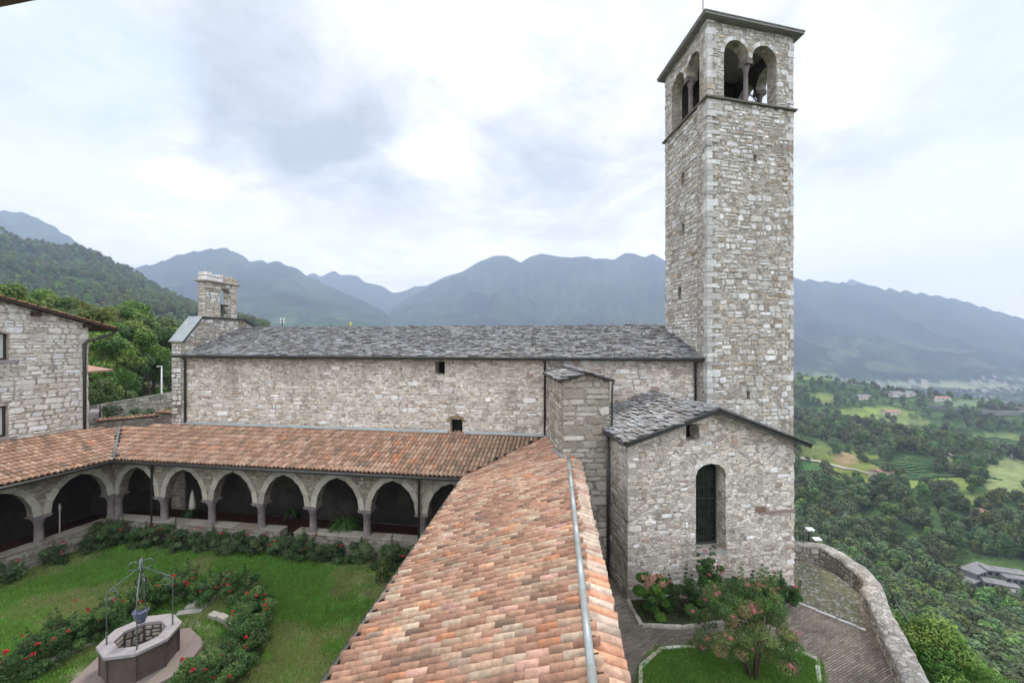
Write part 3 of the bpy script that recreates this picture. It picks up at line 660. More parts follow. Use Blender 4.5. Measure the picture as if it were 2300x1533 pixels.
mb = MB(); mb.lathe(cen + ZV * 21.45 - fT.U * .3, [(.55, 0), (.5, .08), (.38, .35), (.30, .7), (.2, .85), (.05, .9)], 18); mb.build('bell_body', M['bronze'], BL)
mb = MB(); wc = cen + fT.U * .75 - fL.U * .9 + ZV * 21.55
for rad_ in (.62, .56): mb.tube([wc + (fT.U * math.cos(t) + ZV * math.sin(t)) * rad_ for t in np.linspace(0, 2 * math.pi, 25)], .02, 5)
for k in range(8): t = k * math.pi / 4; mb.tube([wc, wc + (fT.U * math.cos(t) + ZV * math.sin(t)) * .6], .018, 5)
mb.build('wheel', M['iron'], BL)
mb = MB()
for s_ in (-1.3, .5): mb.box(cen - fT.U * 1.9 + fL.U * s_ + ZV * 21.3, fT.U * 3.8, fL.U * .1, ZV * .12)
for a_, b_ in ((-1.8, -1.3), (1.7, -1.3), (-1.8, .5), (1.7, .5)): mb.box(cen + fT.U * a_ + fL.U * b_ + ZV * 20.87, fT.U * .1, fL.U * .1, ZV * .9)
mb.build('bell_frame', M['dark_metal'], BL)

# ------------------------------------------------------------------ stair turret
TU = thing('stair_turret', 'narrow stone stair turret with small gabled slab roof against church wall', 'turret', (2.9, 17, 0))
mb = MB(); A = Vector((1.99, 16.6, 0)); B = Vector((3.86, 16.63, 0)); fa = Frame(A, B - A, (0, -1, 0)); back_ = Vector((1.68, 20.68, 0))
fl_ = Frame(A, back_ - A, (-1, 0, 0)); ll = (back_ - A).length; wt_ = (B - A).length
o1 = [(0, 0), (wt_, 0), (wt_, 8.3), (wt_ / 2, 8.58), (0, 8.3)]
panel(mb, fa, o1, [], .5, (.36, .33, .28)); panel(mb, fl_, [(.1, 0), (ll, 0), (ll, 8.3), (.1, 8.3)], [], .4, (.36, .33, .28))
panel(mb, Frame(B + Vector((-.0, .2, 0)), (0, 1, 0), (1, 0, 0)), rect(0, 3.6, 0, 8.3), [], .4, (.36, .33, .28))
masonry(mb, fa, o1, [], zr=(2, 8.5), h=.3, wd=.6, cover=.97, dep=(.015, .05), pal=PAL_GREY, seed=51)
masonry(mb, fl_, rect(.1, ll, 4, 8.3), [], h=.22, wd=.36, cover=.95, pal=PAL_GREY, seed=52)
mb.box(Vector((1.9, 16.48, 0)), (1.93, 0, 0), (0, .2, 0), (0, 0, 5.2), (.3, .27, .23)); mb.build('wall', MM, TU)
mb = MB(); fq = Frame((1.9, 16.48), (1, 0, 0), (0, -1, 0)); masonry(mb, fq, rect(0, 1.93, 0.5, 5.2), [], h=.3, wd=.55, cover=.97, pal=PAL_GREY, seed=53); mb.build('plinth_wall', MM, TU)
mb = MB(); mid = (A + B) / 2; dv = (back_ - A).normalized()
e0 = A + Vector((-.16, -.22, 8.27)); r0 = mid + Vector((0, -.22, 8.60)); e1 = B + Vector((.14, -.22, 8.27))
for a_, b_ in ((e0, r0), (r0, e1)):
    slab3(mb, [a_, b_, b_ + dv * 4.1, a_ + dv * 4.1], .07, (.1, .1, .1), 1)
Wq = (r0 - e0); wlen = Vector((Wq.x, Wq.y, 0)).length
slabs(mb, e0, dv, Vector((Wq.x, Wq.y, 0)), e0.z, Wq.z / wlen, [e0, e0 + dv * 4.05, r0 + dv * 4.05, r0], PAL_SLATE, wdt=.34, ex=.2, seed=55, lift=0.01)
Wq2 = (r0 - e1); slabs(mb, e1, dv, Vector((Wq2.x, Wq2.y, 0)), e1.z, Wq2.z / wlen, [e1, e1 + dv * 3.9, r0 + dv * 3.9, r0], PAL_SLATE, wdt=.34, ex=.2, seed=56, lift=0.01)
mb.build('roof', [M['slate'], M['dark_metal']], TU)
mb = MB()
for a_, b_ in ((e0, r0), (r0, e1), (e0, e0 + dv * 4.1)): mb.tube([a_ - ZV * .02, b_ - ZV * .02], .045, 6)
mb.build('roof_trim', M['dark_metal'], TU)
mb = MB(); mb.tube([B + Vector((.1, -.1, 8.2)), B + Vector((.08, -.08, 7.9)), B + Vector((.07, -.07, 6.1))], .035, 6); mb.build('downpipe', M['dark_metal'], TU)

# ------------------------------------------------------------------ sacristy
SA = thing('chapel', 'gabled stone side chapel with tall narrow arched window beside the turret', 'chapel', (7, 16, 0))
fG = Frame((4.08, 14.82), (.989, .147, 0), (.147, -.989, 0)); SW = 6.57
og = [(0, -.2), (SW, -.2), (SW, 6.05), (3.42, 7.24), (0, 6.17)]
win = [(2.59, 2.17), (3.77, 2.17)] + arch(2.59, 3.77, 4.95, .42, 6)
vent = rect(2.21, 2.73, 6.22, 6.83)
mb = MB(); SM = (.60, .54, .47)
panel(mb, fG, og, [win, vent], .62, SM)
masonry(mb, fG, og, [win, vent], h=.18, wd=.28, cover=.36, dep=(.005, .03), pal=PAL_CHURCH, seed=61, gap=.014)
RD = Vector((-.148, .989, 0)).normalized(); cL = fG.p(0, 0, 0); cR = fG.p(SW, 0, 0)
fGl = Frame(cL, RD, Vector((-.989, -.148, 0))); fGr = Frame(cR, RD, Vector((.989, .148, 0)))
panel(mb, fGl, rect(.3, 5.3, -.2, 6.1), [], .5, SM); panel(mb, fGr, rect(.3, 4.2, -.2, 6.0), [], .5, SM)
masonry(mb, fGl, rect(.3, 1.9, 0, 6.1), [], h=.22, wd=.4, cover=.8, pal=PAL_GREY, seed=62)
quoins(mb, cL, fG.U, RD, 0, 6.0, 63, PAL_GREY, a=(.18, .4), e=.008, hh=(.14, .3)); quoins(mb, cR, -fG.U, RD, 0, 5.9, 64, PAL_CHURCH, a=(.15, .3), e=.006, hh=(.12, .26))
mb.box(fG.p(5.1, 3.42, -.01), fG.U * 1.5, fG.N * .05, ZV * .1, (.27, .2, .18), 1); mb.box(fG.p(4.95, 3.5, -.01), fG.U * .42, fG.N * .05, ZV * .2, (.2, .13, .1), 1)
mb.box(fG.p(3.0, 6.05, -.01), fG.U * .2, fG.N * .04, ZV * .12, (.6, .6, .6), 1)
voussoirs(mb, fG, arch(2.59, 3.77, 4.95, .42, 6), .2, 65, PAL_CHURCH, 2, .015)
mb.build('wall', MM, SA)
wn = MB(); wn.box(fG.p(2.55, 2.2, -.58), fG.U * 1.25, -fG.N * .04, ZV * 3.1); WN = wn.build('window', M['glass'], SA)
mb = MB()
for u in (2.62, 3.70): mb.box(fG.p(u, 2.2, -.54), fG.U * .05, fG.N * .02, ZV * 3.0)
for z in (2.22, 3.9): mb.box(fG.p(2.6, z, -.54), fG.U * 1.15, fG.N * .02, ZV * (.08 if z < 3 else .03))
for u in np.arange(2.85, 3.6, .2): mb.box(fG.p(u, 2.3, -.55), fG.U * .008, fG.N * .01, ZV * 2.9)
for z in np.arange(2.5, 5.2, .3): mb.box(fG.p(2.62, z, -.55), fG.U * 1.1, fG.N * .008, ZV * .008)
mb.build('window_frame', M['dark_metal'], WN)
mb = MB(); mb.box(fG.p(2.5, 2.10, -.5), fG.U * 1.3, fG.N * .52, ZV * .07); mb.build('window_sill', M['zinc'], WN)
mb = MB(); mb.box(fG.p(2.15, 6.1, -.64), fG.U * .7, -fG.N * .04, ZV * .8); mb.build('vent_opening', M['black'], SA)
pk = Vector((7.32, 14.98, 7.40)); eL = Vector((3.91, 14.48, 6.29)); eR = Vector((10.98, 15.52, 6.0))
mb = MB(); pkb = pk + RD * 5.1
slab3(mb, [eL, pk, pkb, eL + RD * 5.1], .1, (.1, .09, .08)); slab3(mb, [pk, eR, eR + RD * 3.6, pk + RD * 3.6], .1, (.1, .09, .08))
wv_ = pk - eL; wp = Vector((wv_.x, wv_.y, 0)); slabs(mb, eL, RD, wp, eL.z, wv_.z / wp.length, [eL, eL + RD * 5.1, pkb, pk], PAL_SLATE, wdt=.32, ex=.19, seed=71, rounded=True, th=.022)
wv_ = pk - eR; wp = Vector((wv_.x, wv_.y, 0)); slabs(mb, eR, RD, wp, eR.z, wv_.z / wp.length, [eR, eR + RD * 3.6, pk + RD * 3.6, pk], PAL_SLATE, wdt=.32, ex=.19, seed=72, rounded=True, th=.022)
mb.tube([pk + ZV * .04 + RD * .05, pkb + ZV * .04], .05, 6, (.3, .3, .3)); mb.build('roof', M['slate'], SA)
mb = MB(); fo = fG.N * .05
for a_, b_ in ((eL, pk), (pk, eR)):
    mb.box(a_ + fo - ZV * .13, b_ - a_, fG.N * .04, ZV * .19); mb.tube([a_ + fo * 2 + ZV * .02, b_ + fo * 2 + ZV * .02], .055, 8)
mb.tube([eL - Vector((.04, 0, .03)), eL - Vector((.04, 0, .03)) + RD * 1.9], .065, 8); mb.build('gutter', M['dark_metal'], SA)
mb = MB(); q = fGl.p(1.55, 0, .12); mb.tube([q + ZV * 6.2, q + ZV * .6], .06, 8); mb.build('downpipe', M['dark_metal'], SA)
mb = MB(); q = fG.p(SW + .08, 0, -.15); mb.tube([q + ZV * 6.0 + Vector((.2, 0, 0)), q + ZV * 5.75, q + ZV * .2], .05, 8); mb.build('downpipe', M['dark_metal'], SA)
mb = MB(); mb.box(fG.p(3.5, 7.12, .03), fG.U * .0 + (eR - pk) * .9 - ZV * 0, fG.N * .02, ZV * .03, (.5, .47, .42)); mb.build('verge_mortar', M['plaster'], SA)

# ------------------------------------------------------------------ cloister galleries
def tcol(kind):
    pal = {'north': [(5, (.39, .235, .16)), (4, (.31, .18, .12)), (3, (.45, .30, .21)), (.16, (.50, .23, .13)), (.2, (.52, .33, .22)), (1, (.21, .15, .11))],
           'east': [(6, (.39, .225, .15)), (4, (.43, .295, .205)), (5, (.29, .16, .11)), (1.2, (.49, .375, .275)), (.6, (.42, .19, .105)), (.4, (.19, .125, .09)), (.2, (.60, .34, .21)), (.5, (.33, .24, .18)), (.8, (.47, .285, .22))],
           'strip': [(5, (.56, .44, .35)), (3, (.58, .30, .19)), (2, (.50, .33, .25))], 'house': [(1, (.35, .16, .10)), (1, (.25, .15, .1))]}[kind]
    def f(r, u, w_):
        c = pick(r, pal)
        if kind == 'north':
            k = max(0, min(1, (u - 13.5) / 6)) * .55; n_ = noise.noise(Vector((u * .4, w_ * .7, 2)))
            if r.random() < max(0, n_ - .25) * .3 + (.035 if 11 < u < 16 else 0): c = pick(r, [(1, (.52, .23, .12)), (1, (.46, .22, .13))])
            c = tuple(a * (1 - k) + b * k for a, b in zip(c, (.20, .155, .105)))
        return c
    return f
GU = Vector((.988, -.153, 0)).normalized(); GW = Vector((.153, .988, 0)).normalized()
NG = thing('cloister_gallery', 'cloister gallery of pointed arches under clay tiles along the church wall', 'gallery', (-11, 20, 0))
Wd = Vector((-.27, -.963, 0)).normalized(); WW = Vector((-.963, .27, 0)).normalized()
WG = thing('cloister_gallery', 'cloister gallery of two wide arches below the pale stone house', 'gallery', (-20.5, 18, 0))
EG = thing('cloister_wing', 'cloister wing with long pink clay tile roof and grey metal ridge, nearest the viewer', 'gallery', (0, 9, 0))
SPR = 2.16; TOPW = 3.92; BAY = 2.69
def arcade(parent, O, U, Nn, nb_, seed, rise=1.42):
    fr = Frame(O, U, Nn); curves = []; low = [(-.28, SPR)]
    for i in range(nb_):
        a, b = i * BAY + .28, (i + 1) * BAY - .28; cv = arch(a, b, SPR, rise, 8, True); curves.append(cv); low += cv[::-1]
    low.append((nb_ * BAY + .28, SPR)); o = low + [(nb_ * BAY + .28, TOPW), (-.28, TOPW)]
    mb = MB(); panel(mb, fr, o, [], .42, (.23, .20, .16))
    masonry(mb, fr, o, [], h=.17, wd=.28, cover=.8, dep=(.004, .02), pal=PAL_ARC, seed=seed)
    for k, cv in enumerate(curves): voussoirs(mb, fr, cv, .27, seed + k, [(3, (.36, .335, .285)), (2, (.31, .285, .24))], 2, .035)
    mb.build('arcade_wall', MM, parent)
    for i in range(nb_ + 1):
        c = fr.p(i * BAY, .95, -.21); a_ = math.atan2(fr.U.y, fr.U.x); mb = MB()
        mb.lathe(c, [(.21, 0), (.21, .06), (.165, .12), (.155, .82), (.175, .84), (.165, .88), (.19, .95), (.27, 1.1)], 16)
        mb.cbox(c + ZV * 1.1, .56, .56, .05, rz=a_); mb.cbox(c + ZV * 1.15, .64, .60, .06, rz=a_)
        mb.build('column', M['column'], parent)
    return fr
fN = arcade(NG, (-19.95, 21.1), GU, -GW, 7, 81); fW = arcade(WG, (-19.95, 21.1), Wd, (.963, -.27, 0), 3, 91)
def lowwall(parent, fr, segs, seed):
    mb = MB()
    for a, b, z in segs:
        mb.box(fr.p(a, -.3, .05), fr.U * (b - a), -fr.N * .5, ZV * (z + .3), (.24, .22, .18)); q = rect(a, b, 0, z)
        masonry(mb, fr, q, [], h=.2, wd=.4, cover=.85, dep=(.004, .02), pal=PAL_ARC, seed=seed, d0=.05)
        u = a; r = random.Random(seed)
        while u < b: wq = min(r.uniform(.5, 1.1), b - u); mb.box(fr.p(u + .005, z, .09 + r.uniform(0, .02)), fr.U * (wq - .01), -fr.N * .58, ZV * .05, pick(r, PAL_ARC), 1); u += wq
    mb.build('parapet', MM, parent)
lowwall(NG, fN, [(-.2, 9.25, .93), (9.25, 9.95, .45), (9.95, 19, .93)], 85); lowwall(WG, fW, [(.2, 9, .93)], 95)
B_ = Vector((-23.03, 22.86, 0)); fH = Frame(B_, (-.27, -.963, 0), (.963, -.27, 0))
mb = MB(); fl = [fH.p(12, .32, -.1), fW.p(9, .32, -.3), fN.p(0, .32, -.4), fN.p(19.5, .32, -.4), Vector((1.6, 20.6, .32)), Vector((-18.8, 23.85, .32)), Vector((-23.6, 24.2, .32))]
mb.prism([p - ZV * .5 for p in fl], fl); mb.build('gallery_floor', M['floor'], NG)
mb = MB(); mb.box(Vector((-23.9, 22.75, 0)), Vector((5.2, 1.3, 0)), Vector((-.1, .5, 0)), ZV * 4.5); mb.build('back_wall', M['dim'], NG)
# roofs
c0 = Vector((-19.3, 20.41, 0)); cE = Vector((-2.07, 17.77, 0)); vT = Vector((1.66, 20.72, 0)); wC = Vector((-18.8, 23.90, 0)); vW = Vector((-22.06, 23.64, 0))
zN = lambda p: 4.0 + .3 * (V2(p) - c0).dot(GW)
poly = [c0, cE, vT, wC, vW]
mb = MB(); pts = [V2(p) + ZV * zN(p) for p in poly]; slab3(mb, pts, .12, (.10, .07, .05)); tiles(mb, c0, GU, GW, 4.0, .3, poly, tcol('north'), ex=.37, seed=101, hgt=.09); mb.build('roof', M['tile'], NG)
zW = lambda p: 4.0 + .24 * (V2(p) - c0).dot(WW)
wpoly = [c0, vW, B_, fH.p(9.5, 0), c0 + Wd * 9.5]
wpoly = [V2(p) for p in wpoly]
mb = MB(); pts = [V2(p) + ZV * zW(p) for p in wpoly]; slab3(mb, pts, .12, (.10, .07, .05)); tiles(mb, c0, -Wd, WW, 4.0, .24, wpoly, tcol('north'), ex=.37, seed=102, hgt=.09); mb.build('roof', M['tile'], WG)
EU = Vector((.101, .995, 0)).normalized(); EW = Vector((.995, -.101, 0)).normalized(); eO = Vector((-3.14, 7.15, 0))
zE = lambda p: 4.0 + .3 * (V2(p) - eO).dot(EW)
epoly = [Vector((-3.64, 2.2, 0)), cE, vT, Vector((1.97, 16.75, 0)), Vector((2.13, 15.9, 0)), Vector((.70, 2.2, 0))]
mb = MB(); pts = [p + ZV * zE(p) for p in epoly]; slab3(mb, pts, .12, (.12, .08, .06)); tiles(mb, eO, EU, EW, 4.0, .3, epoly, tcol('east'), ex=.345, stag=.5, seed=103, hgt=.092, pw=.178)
mb.build('roof', M['tile'], EG)
# far-side strip beyond the ridge
rA = Vector((.70, 2.2, 0)); rB = Vector((2.13, 15.9, 0)); sW = -EW; sO = rA + EW * .55
def scol(r, u, w_):
    y = u + 2.2
    if y < 7.2: return pick(r, [(4, (.62, .32, .20)), (2, (.56, .44, .35)), (2, (.60, .38, .27))])
    if 7.2 < y < 9.2: return pick(r, [(2, (.60, .30, .19)), (3, (.55, .43, .34))])
    if y > 13.8: return pick(r, [(2, (.46, .28, .2)), (1, (.5, .4, .32))])
    return pick(r, [(5, (.54, .42, .33)), (1, (.48, .32, .25))])
sp_ = [sO, sO + EU * 14.2, rB + EU * .5, rA]
mb = MB(); slab3(mb, [sO + ZV * 5.08, sO + EU * 14.2 + ZV * 5.08, sO + EU * 14.2 - EW * .6 + ZV * 5.31, sO - EW * .6 + ZV * 5.31], .1, (.12, .08, .06))
tiles(mb, sO, EU, sW, 5.10, .38, [sO, sO + EU * 14.2, sO + EU * 14.2 + sW * .6, sO + sW * .6], scol, pw=.215, ex=.54, seed=104, hgt=.08, ln=.52, lift=.04)
mb.build('ridge_tiles', M['tile'], EG)
mb = MB(); pr = [rA + ZV * 5.44, rB + ZV * 5.44]; n_ = 8
for k in range(n_):
    a_ = pr[0].lerp(pr[1], k / n_); b_ = pr[0].lerp(pr[1], (k + 1) / n_); mb.tube([a_, b_], [.062, .066], 10)
mb.build('ridge_flashing', M['zinc'], EG)
mb = MB(); cfl = [Vector((2.13, 15.85, 5.40)), Vector((1.98, 16.2, 5.36)), Vector((1.88, 16.7, 5.30)), Vector((1.80, 17.4, 5.28)), Vector((1.78, 18.0, 5.25))]
mb.tube(cfl, [.07, .08, .09, .07, .04], 8); mb.build('corner_flashing', M['zinc'], EG)
mb = MB()
for A0, B0, z in ((c0 - GW * .07, cE - GW * .07 + GU * .1, 3.97),): mb.tube([A0 + ZV * z, B0 + ZV * z], .07, 8)
mb.build('gutter', M['dark_metal'], NG)
mb = MB(); a_ = c0 - WW * .07; mb.tube([a_ + ZV * 3.97, a_ + Wd * 9.5 + ZV * 3.97], .07, 8); mb.build('gutter', M['dark_metal'], WG)
mb = MB(); a_ = V2(epoly[0]) - EW * .07; mb.tube([a_ + ZV * 3.98, V2(cE) - EW * .07 + ZV * 3.98 - EU * .1], .07, 8); mb.build('gutter', M['dark_metal'], EG)
mb = MB(); mb.prism([c0 + ZV * 4.17 - GU * .10, c0 + ZV * 4.17 + GU * .06, vW + ZV * 5.06 + GU * .08, vW + ZV * 5.06 - GU * .08], [c0 + ZV * 4.17 - GU * .10, c0 + ZV * 4.17 + GU * .06, vW + ZV * 5.06 + GU * .08, vW + ZV * 5.06 - GU * .08]); mb.build('valley_flashing', M['zinc'], NG)
mb = MB()
for a_, b_ in ((wC + Uc * .2, fS.p(ou(-3.25), 0)), (fS.p(ou(-2.4), 0), vT)):
    a_ = V2(a_) - GW * .06; b_ = V2(b_) - GW * .06
    mb.prism([a_ + ZV * (zN(a_) + .12), b_ + ZV * (zN(b_) + .12), b_ - GW * .1 + ZV * (zN(b_) + .1), a_ - GW * .1 + ZV * (zN(a_) + .1)], [a_ + ZV * (zN(a_) + .23), b_ + ZV * (zN(b_) + .23), b_ - GW * .1 + ZV * (zN(b_) + .14), a_ - GW * .1 + ZV * (zN(a_) + .14)])
mb.build('wall_flashing', M['zinc'], NG)
for u, in ((2.3,), (16.05,)):
    mb = MB(); mb.tube([fN.p(u, 3.95, .55), fN.p(u, 3.75, .1), fN.p(u, .1, .1)], .045, 8); mb.build('downpipe', M['dark_metal'], NG)
# wing body under the roof
mb = MB(); fE = Frame(eO + EW * .55 - EU * 5 , EU, -EW)
o = [(0, 0), (15.6, 0), (15.6, 3.95), (0, 3.95)]; hs = [[(a, .95), (a + 2.1, .95)] + arch(a, a + 2.1, 2.16, 1.4, 8, True) for a in (1, 3.7, 6.4, 9.1, 11.8)]
panel(mb, fE, o, hs, .4, (.24, .21, .17)); fE2 = Frame(sO - EW * .12, EU, EW); panel(mb, fE2, [(0, 0), (14, 0), (14, 5.0), (0, 5.0)], [], .4, (.3, .27, .22)); mb.build('wall', MM, EG)
# things inside the north gallery
def plant_fern(name, label, c, R_, n, L_, colp, seed, cat='plant', up=1.0, drop=1.0, parent_pot=None):
    r = random.Random(seed); mb = MB(); c = Vector(c)
    for k in range(n):
        a = r.uniform(0, 2 * math.pi); l_ = L_ * r.uniform(.6, 1.1); d = Vector((math.cos(a), math.sin(a), 0)); sd_ = Vector((-d.y, d.x, 0)) * r.uniform(.015, .035); e = r.uniform(.3, 1) * up
        pts = [c + d * (l_ * t) * R_ + ZV * (e * l_ * (t * 1.6 - t * t * 2.1 * drop)) for t in (0, .3, .6, .85, 1)]
        cc_ = pick(r, colp)
        for i in range(4):
            s0 = 1 - i * .22; s1 = 1 - (i + 1) * .22; mb.poly([pts[i] - sd_ * s0, pts[i] + sd_ * s0, pts[i + 1] + sd_ * s1, pts[i + 1] - sd_ * s1], cc_)
    return mb
GREENS = [(4, (.05, .11, .028)), (3, (.075, .15, .035)), (2, (.035, .08, .022)), (1, (.11, .17, .05))]
t = thing('potted_plant', 'large arching green fern in a pot inside the gallery, third arch from the tile wing', 'plant', (-8.2, 20.1, .35))
c = Vector((-8.0, 20.2, .35)); mb = MB(); mb.lathe(c, [(.2, 0), (.3, .5), (.33, .52), (.33, .6)], 14); mb.build('pot', M['wellbody'], t)
plant_fern('fern', '', c + ZV * .65, 1.0, 260, 1.1, GREENS, 7, up=1.1).build('fronds', M['leaf'], t)
for px, lab, sd_ in ((425, 'small dark pot plant inside the gallery beside the white cloth', 8), (655, 'dark low pot plant inside the gallery against the back wall', 9)):
    p = at(px, 1150, 22.3); p.z = .32; t = thing('potted_plant', lab, 'plant', tuple(p)); mb = MB(); mb.lathe(p, [(.15, 0), (.22, .38), (.24, .42)], 12); mb.build('pot', M['wellbody'], t)
    plant_fern('f', '', p + ZV * .4, .8, 90, .6, GREENS, sd_, up=1.3).build('fronds', M['leaf'], t)
p = at(432, 1130, 22.0); t = thing('folded_parasol', 'folded white cloth parasol standing in the dark gallery', 'parasol', (p.x, p.y, .32))
mb = MB(); p0 = Vector((p.x, p.y, .32)); mb.lathe(p0 + ZV * .75, [(.17, 0), (.15, .25), (.09, .7), (.03, .95)], 10); mb.build('canopy', M['plaster'], t)
mb = MB(); mb.tube([p0, p0 + ZV * 1.9], .02, 6); mb.cbox(p0, .35, .35, .06); mb.build('pole', M['dark_metal'], t)
p = Vector((-21.5, 20.0, .32)); t = thing('sign_stand', 'slim white upright sign stand inside the left gallery', 'stand', tuple(p))
mb = MB(); mb.cbox(p, .3, .3, .03); mb.cbox(p + ZV * .03, .035, .035, 1.75); mb.cbox(p + ZV * 1.5, .1, .03, .2); mb.build('post', M['plaster'], t)
# stone back wall door & glazed doors
t = thing('glazed_door', 'glazed double door in the back wall of the left gallery', 'door', (-23.4, 18.4, .32)); q = fH.p(4.6, .35, 0)
mb = MB(); mb.box(fH.p(4.0, .35, .02), fH.U * 1.8, fH.N * .05, ZV * 2.3); D_ = mb.build('pane', M['glass'], t)
mb = MB()
for u in (4.0, 4.87, 5.74): mb.box(fH.p(u, .35, .07), fH.U * .07, fH.N * .03, ZV * 2.3)
for z in (.35, 1.2, 2.6): mb.box(fH.p(4.0, z, .071), fH.U * 1.8, fH.N * .028, ZV * .06)
mb.build('door_frame', M['iron'], t)

# ------------------------------------------------------------------ pale stone house on the left
HS = thing('house', 'pale coursed stone house with overhanging eave at the left edge', 'house', tuple(B_))
ht = lambda u: 10.75 + .292 * u
wA = [(3.03, 8.92), (4.15, 8.92), (4.15, 10.1), (3.9, 10.25), (3.3, 10.25), (3.03, 10.12)]; wB = [(3.06, 5.3), (4.15, 5.3), (4.15, 6.78), (3.06, 6.78)]
o = [(0, .3), (11, .3), (11, ht(11)), (0, ht(0))]
mb = MB(); panel(mb, fH, o, [wA, wB], .5, (.50, .46, .39)); mb.box(fH.p(-.6, .1, .0), fH.U * 12, fH.N * .03, ZV * 4.5, mat=2); masonry(mb, fH, o, [wA, wB], zr=(4.7, 14), ur=(0, 6.5), h=.24, wd=.42, cover=1.0, dep=(.01, .03), pal=PAL_HOUSE, seed=111, gap=.013)  # dark sheet below the roof line paints gallery shade on the house wall
fHn = Frame(B_, (-.963, .27, 0), (.27, .963, 0)); panel(mb, fHn, rect(.5, 9, .3, 10.7), [], .5, (.5, .46, .39)); quoins(mb, B_, fH.U, fHn.U, 4.9, 10.6, 112, PAL_HOUSE, e=.012, a=(.3, .5))
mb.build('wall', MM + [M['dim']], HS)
for hl, zz in ((wA, 8.92), (wB, 5.3)):
    mb = MB(); us = [u for u, z in hl]; zs_ = [z for u, z in hl]; mb.box(fH.p(min(us), min(zs_), -.25), fH.U * (max(us) - min(us)), -fH.N * .03, ZV * (max(zs_) - min(zs_))); WN = mb.build('window', M['glass'], HS)
    mb = MB()
    for u in (min(us), max(us) - .1, (min(us) + max(us)) / 2 - .05): mb.box(fH.p(u, min(zs_), -.19), fH.U * .1, -fH.N * .05, ZV * (max(zs_) - min(zs_)))
    for z in (min(zs_), max(zs_) - .1): mb.box(fH.p(min(us), z, -.185), fH.U * (max(us) - min(us)), -fH.N * .05, ZV * .1)
    mb.build('window_frame', M['wood'], WN)
    mb = MB(); mb.box(fH.p(min(us) + .1, min(zs_) + .08, -.22), fH.U * .35, -fH.N * .02, ZV * (max(zs_) - min(zs_) - .15)); mb.build('curtain', M['curtain'], WN)
    mb = MB(); mb.box(fH.p(min(us) - .28, zz - .12, -.2), fH.U * 1.6, fH.N * .28, ZV * .11); mb.build('window_sill', M['rim'], WN)
mb = MB()
def hp(u, n_, z): return fH.p(u, z, n_)
e = .42; rU = (-1.15, 11); pts = [hp(rU[0], e, ht(rU[0]) + .12), hp(rU[1], e, ht(rU[1]) + .12), hp(rU[1], -8, ht(rU[1]) + .12), hp(rU[0], -8, ht(rU[0]) + .12)]
slab3(mb, pts, .14, (.045, .03, .022), 1)
tiles(mb, pts[0], -fH.N, fH.U, pts[0].z, .292, [V2(p) for p in pts], tcol('house'), ex=.37, seed=113, lift=.01)
mb.build('roof', [M['tile'], M['wood']], HS)
mb = MB()
for u in (2.0, 5.2): mb = MB(); mb.box(hp(u, .3, ht(u) - .28), fH.U * .3, -fH.N * .4, ZV * .22); mb.build('rafter', M['wood'], HS)
mb = MB(); mb.box(hp(0, .3, ht(0) - .2), fH.U * .25, -fH.N * .5, ZV * .18); mb.build('rafter', M['wood'], HS)
mb = MB(); q = hp(rU[0] - .06, e, ht(rU[0]) + .03); mb.tube([q, q - fH.N * 8], .07, 8); mb.build('gutter', M['dark_metal'], HS)
mb = MB(); mb.tube([hp(-1.1, .30, ht(-1.1) - .0), hp(-1.0, .27, 10.25), hp(-.3, .16, 9.95), hp(.05, .12, 9.85), hp(.21, .11, 9.7), hp(.21, .11, 5.1)], .07, 8)
for z in (6, 7.8, 9.4): mb.tube([hp(.21, .11, z), hp(.21, .11, z + .05)], .085, 8)
mb.build('downpipe', M['dark_metal'], HS)

# tile-capped walls behind the gallery corner
def capwall(name, label, A, B, zt_, seed, zb=0, wdt=.5, tag_g=None):
    A = V2(A); B = V2(B); d = (B - A).normalized(); n_ = Vector((d.y, -d.x, 0)); ln_ = (B - A).length; t = thing(name, label, 'wall', tuple(A), tag_g)
    mb = MB(); mb.box(A - n_ * -.2 + ZV * zb, d * ln_, -n_ * .4, ZV * (zt_ - zb), (.3, .27, .22)); mb.build('masonry_body', MM, t)
    mb = MB(); mid_ = A
    for sgn in (1, -1):
        e_ = A + n_ * sgn * wdt * .6; W_ = -n_ * sgn; tiles(mb, e_, d, W_, zt_, .35, [e_, e_ + d * ln_, e_ + d * ln_ + W_ * wdt * .62, e_ + W_ * wdt * .62], tcol('north'), ex=.34, seed=seed, pw=.2)
    mb.box(A - n_ * .1 + ZV * (zt_ + .05), d * ln_, n_ * .2, ZV * .12, (.3, .2, .15)); mb.build('tile_cap', M['tile'], t); return t
capwall('capped_wall', 'low wall capped with curved clay tiles beside the pale house corner', (-24.0, 24.2), (-21.9, 26.2), 5.15, 121)
capwall('capped_wall', 'low wall capped with clay tiles meeting the church corner', (-21.85, 26.2), (-19.5, 25.5), 5.35, 122)

# ------------------------------------------------------------------ garth: lawn, beds, well
lawn = [(-21.2, 13), (-20.9, 18.2), (-19.9, 20.9), (-2.5, 18.3), (-3.2, 9), (-3.6, 4), (-20, 4)]
M['lawn'] = mk('lawn soil and turf', (.105, .21, .045), 1, var=.5, vs=1.2, bs=30, bump=.8, bd=.04, stain=(.30, .27, .13), ss=.42, spec=0)
mb = MB(); mb.prism([(x, y, -.3) for x, y in lawn], [(x, y, 0) for x, y in lawn]); tag(mb.build('lawn', M['lawn']), kind='structure')
M['gravel'] = mk('trodden path', (.17, .16, .105), 1, var=.45, vs=3, bs=25, bump=.8, bd=.03, stain=(.07, .11, .035), ss=.9, spec=0)
WC = Vector((-11.22, 12.72, 0))
mb = MB(); ring = [(WC.x + math.cos(t) * (2.35 + .12 * math.sin(5 * t)), WC.y + math.sin(t) * (2.35 + .1 * math.cos(3 * t))) for t in np.linspace(0, 2 * math.pi, 40)[:-1]]
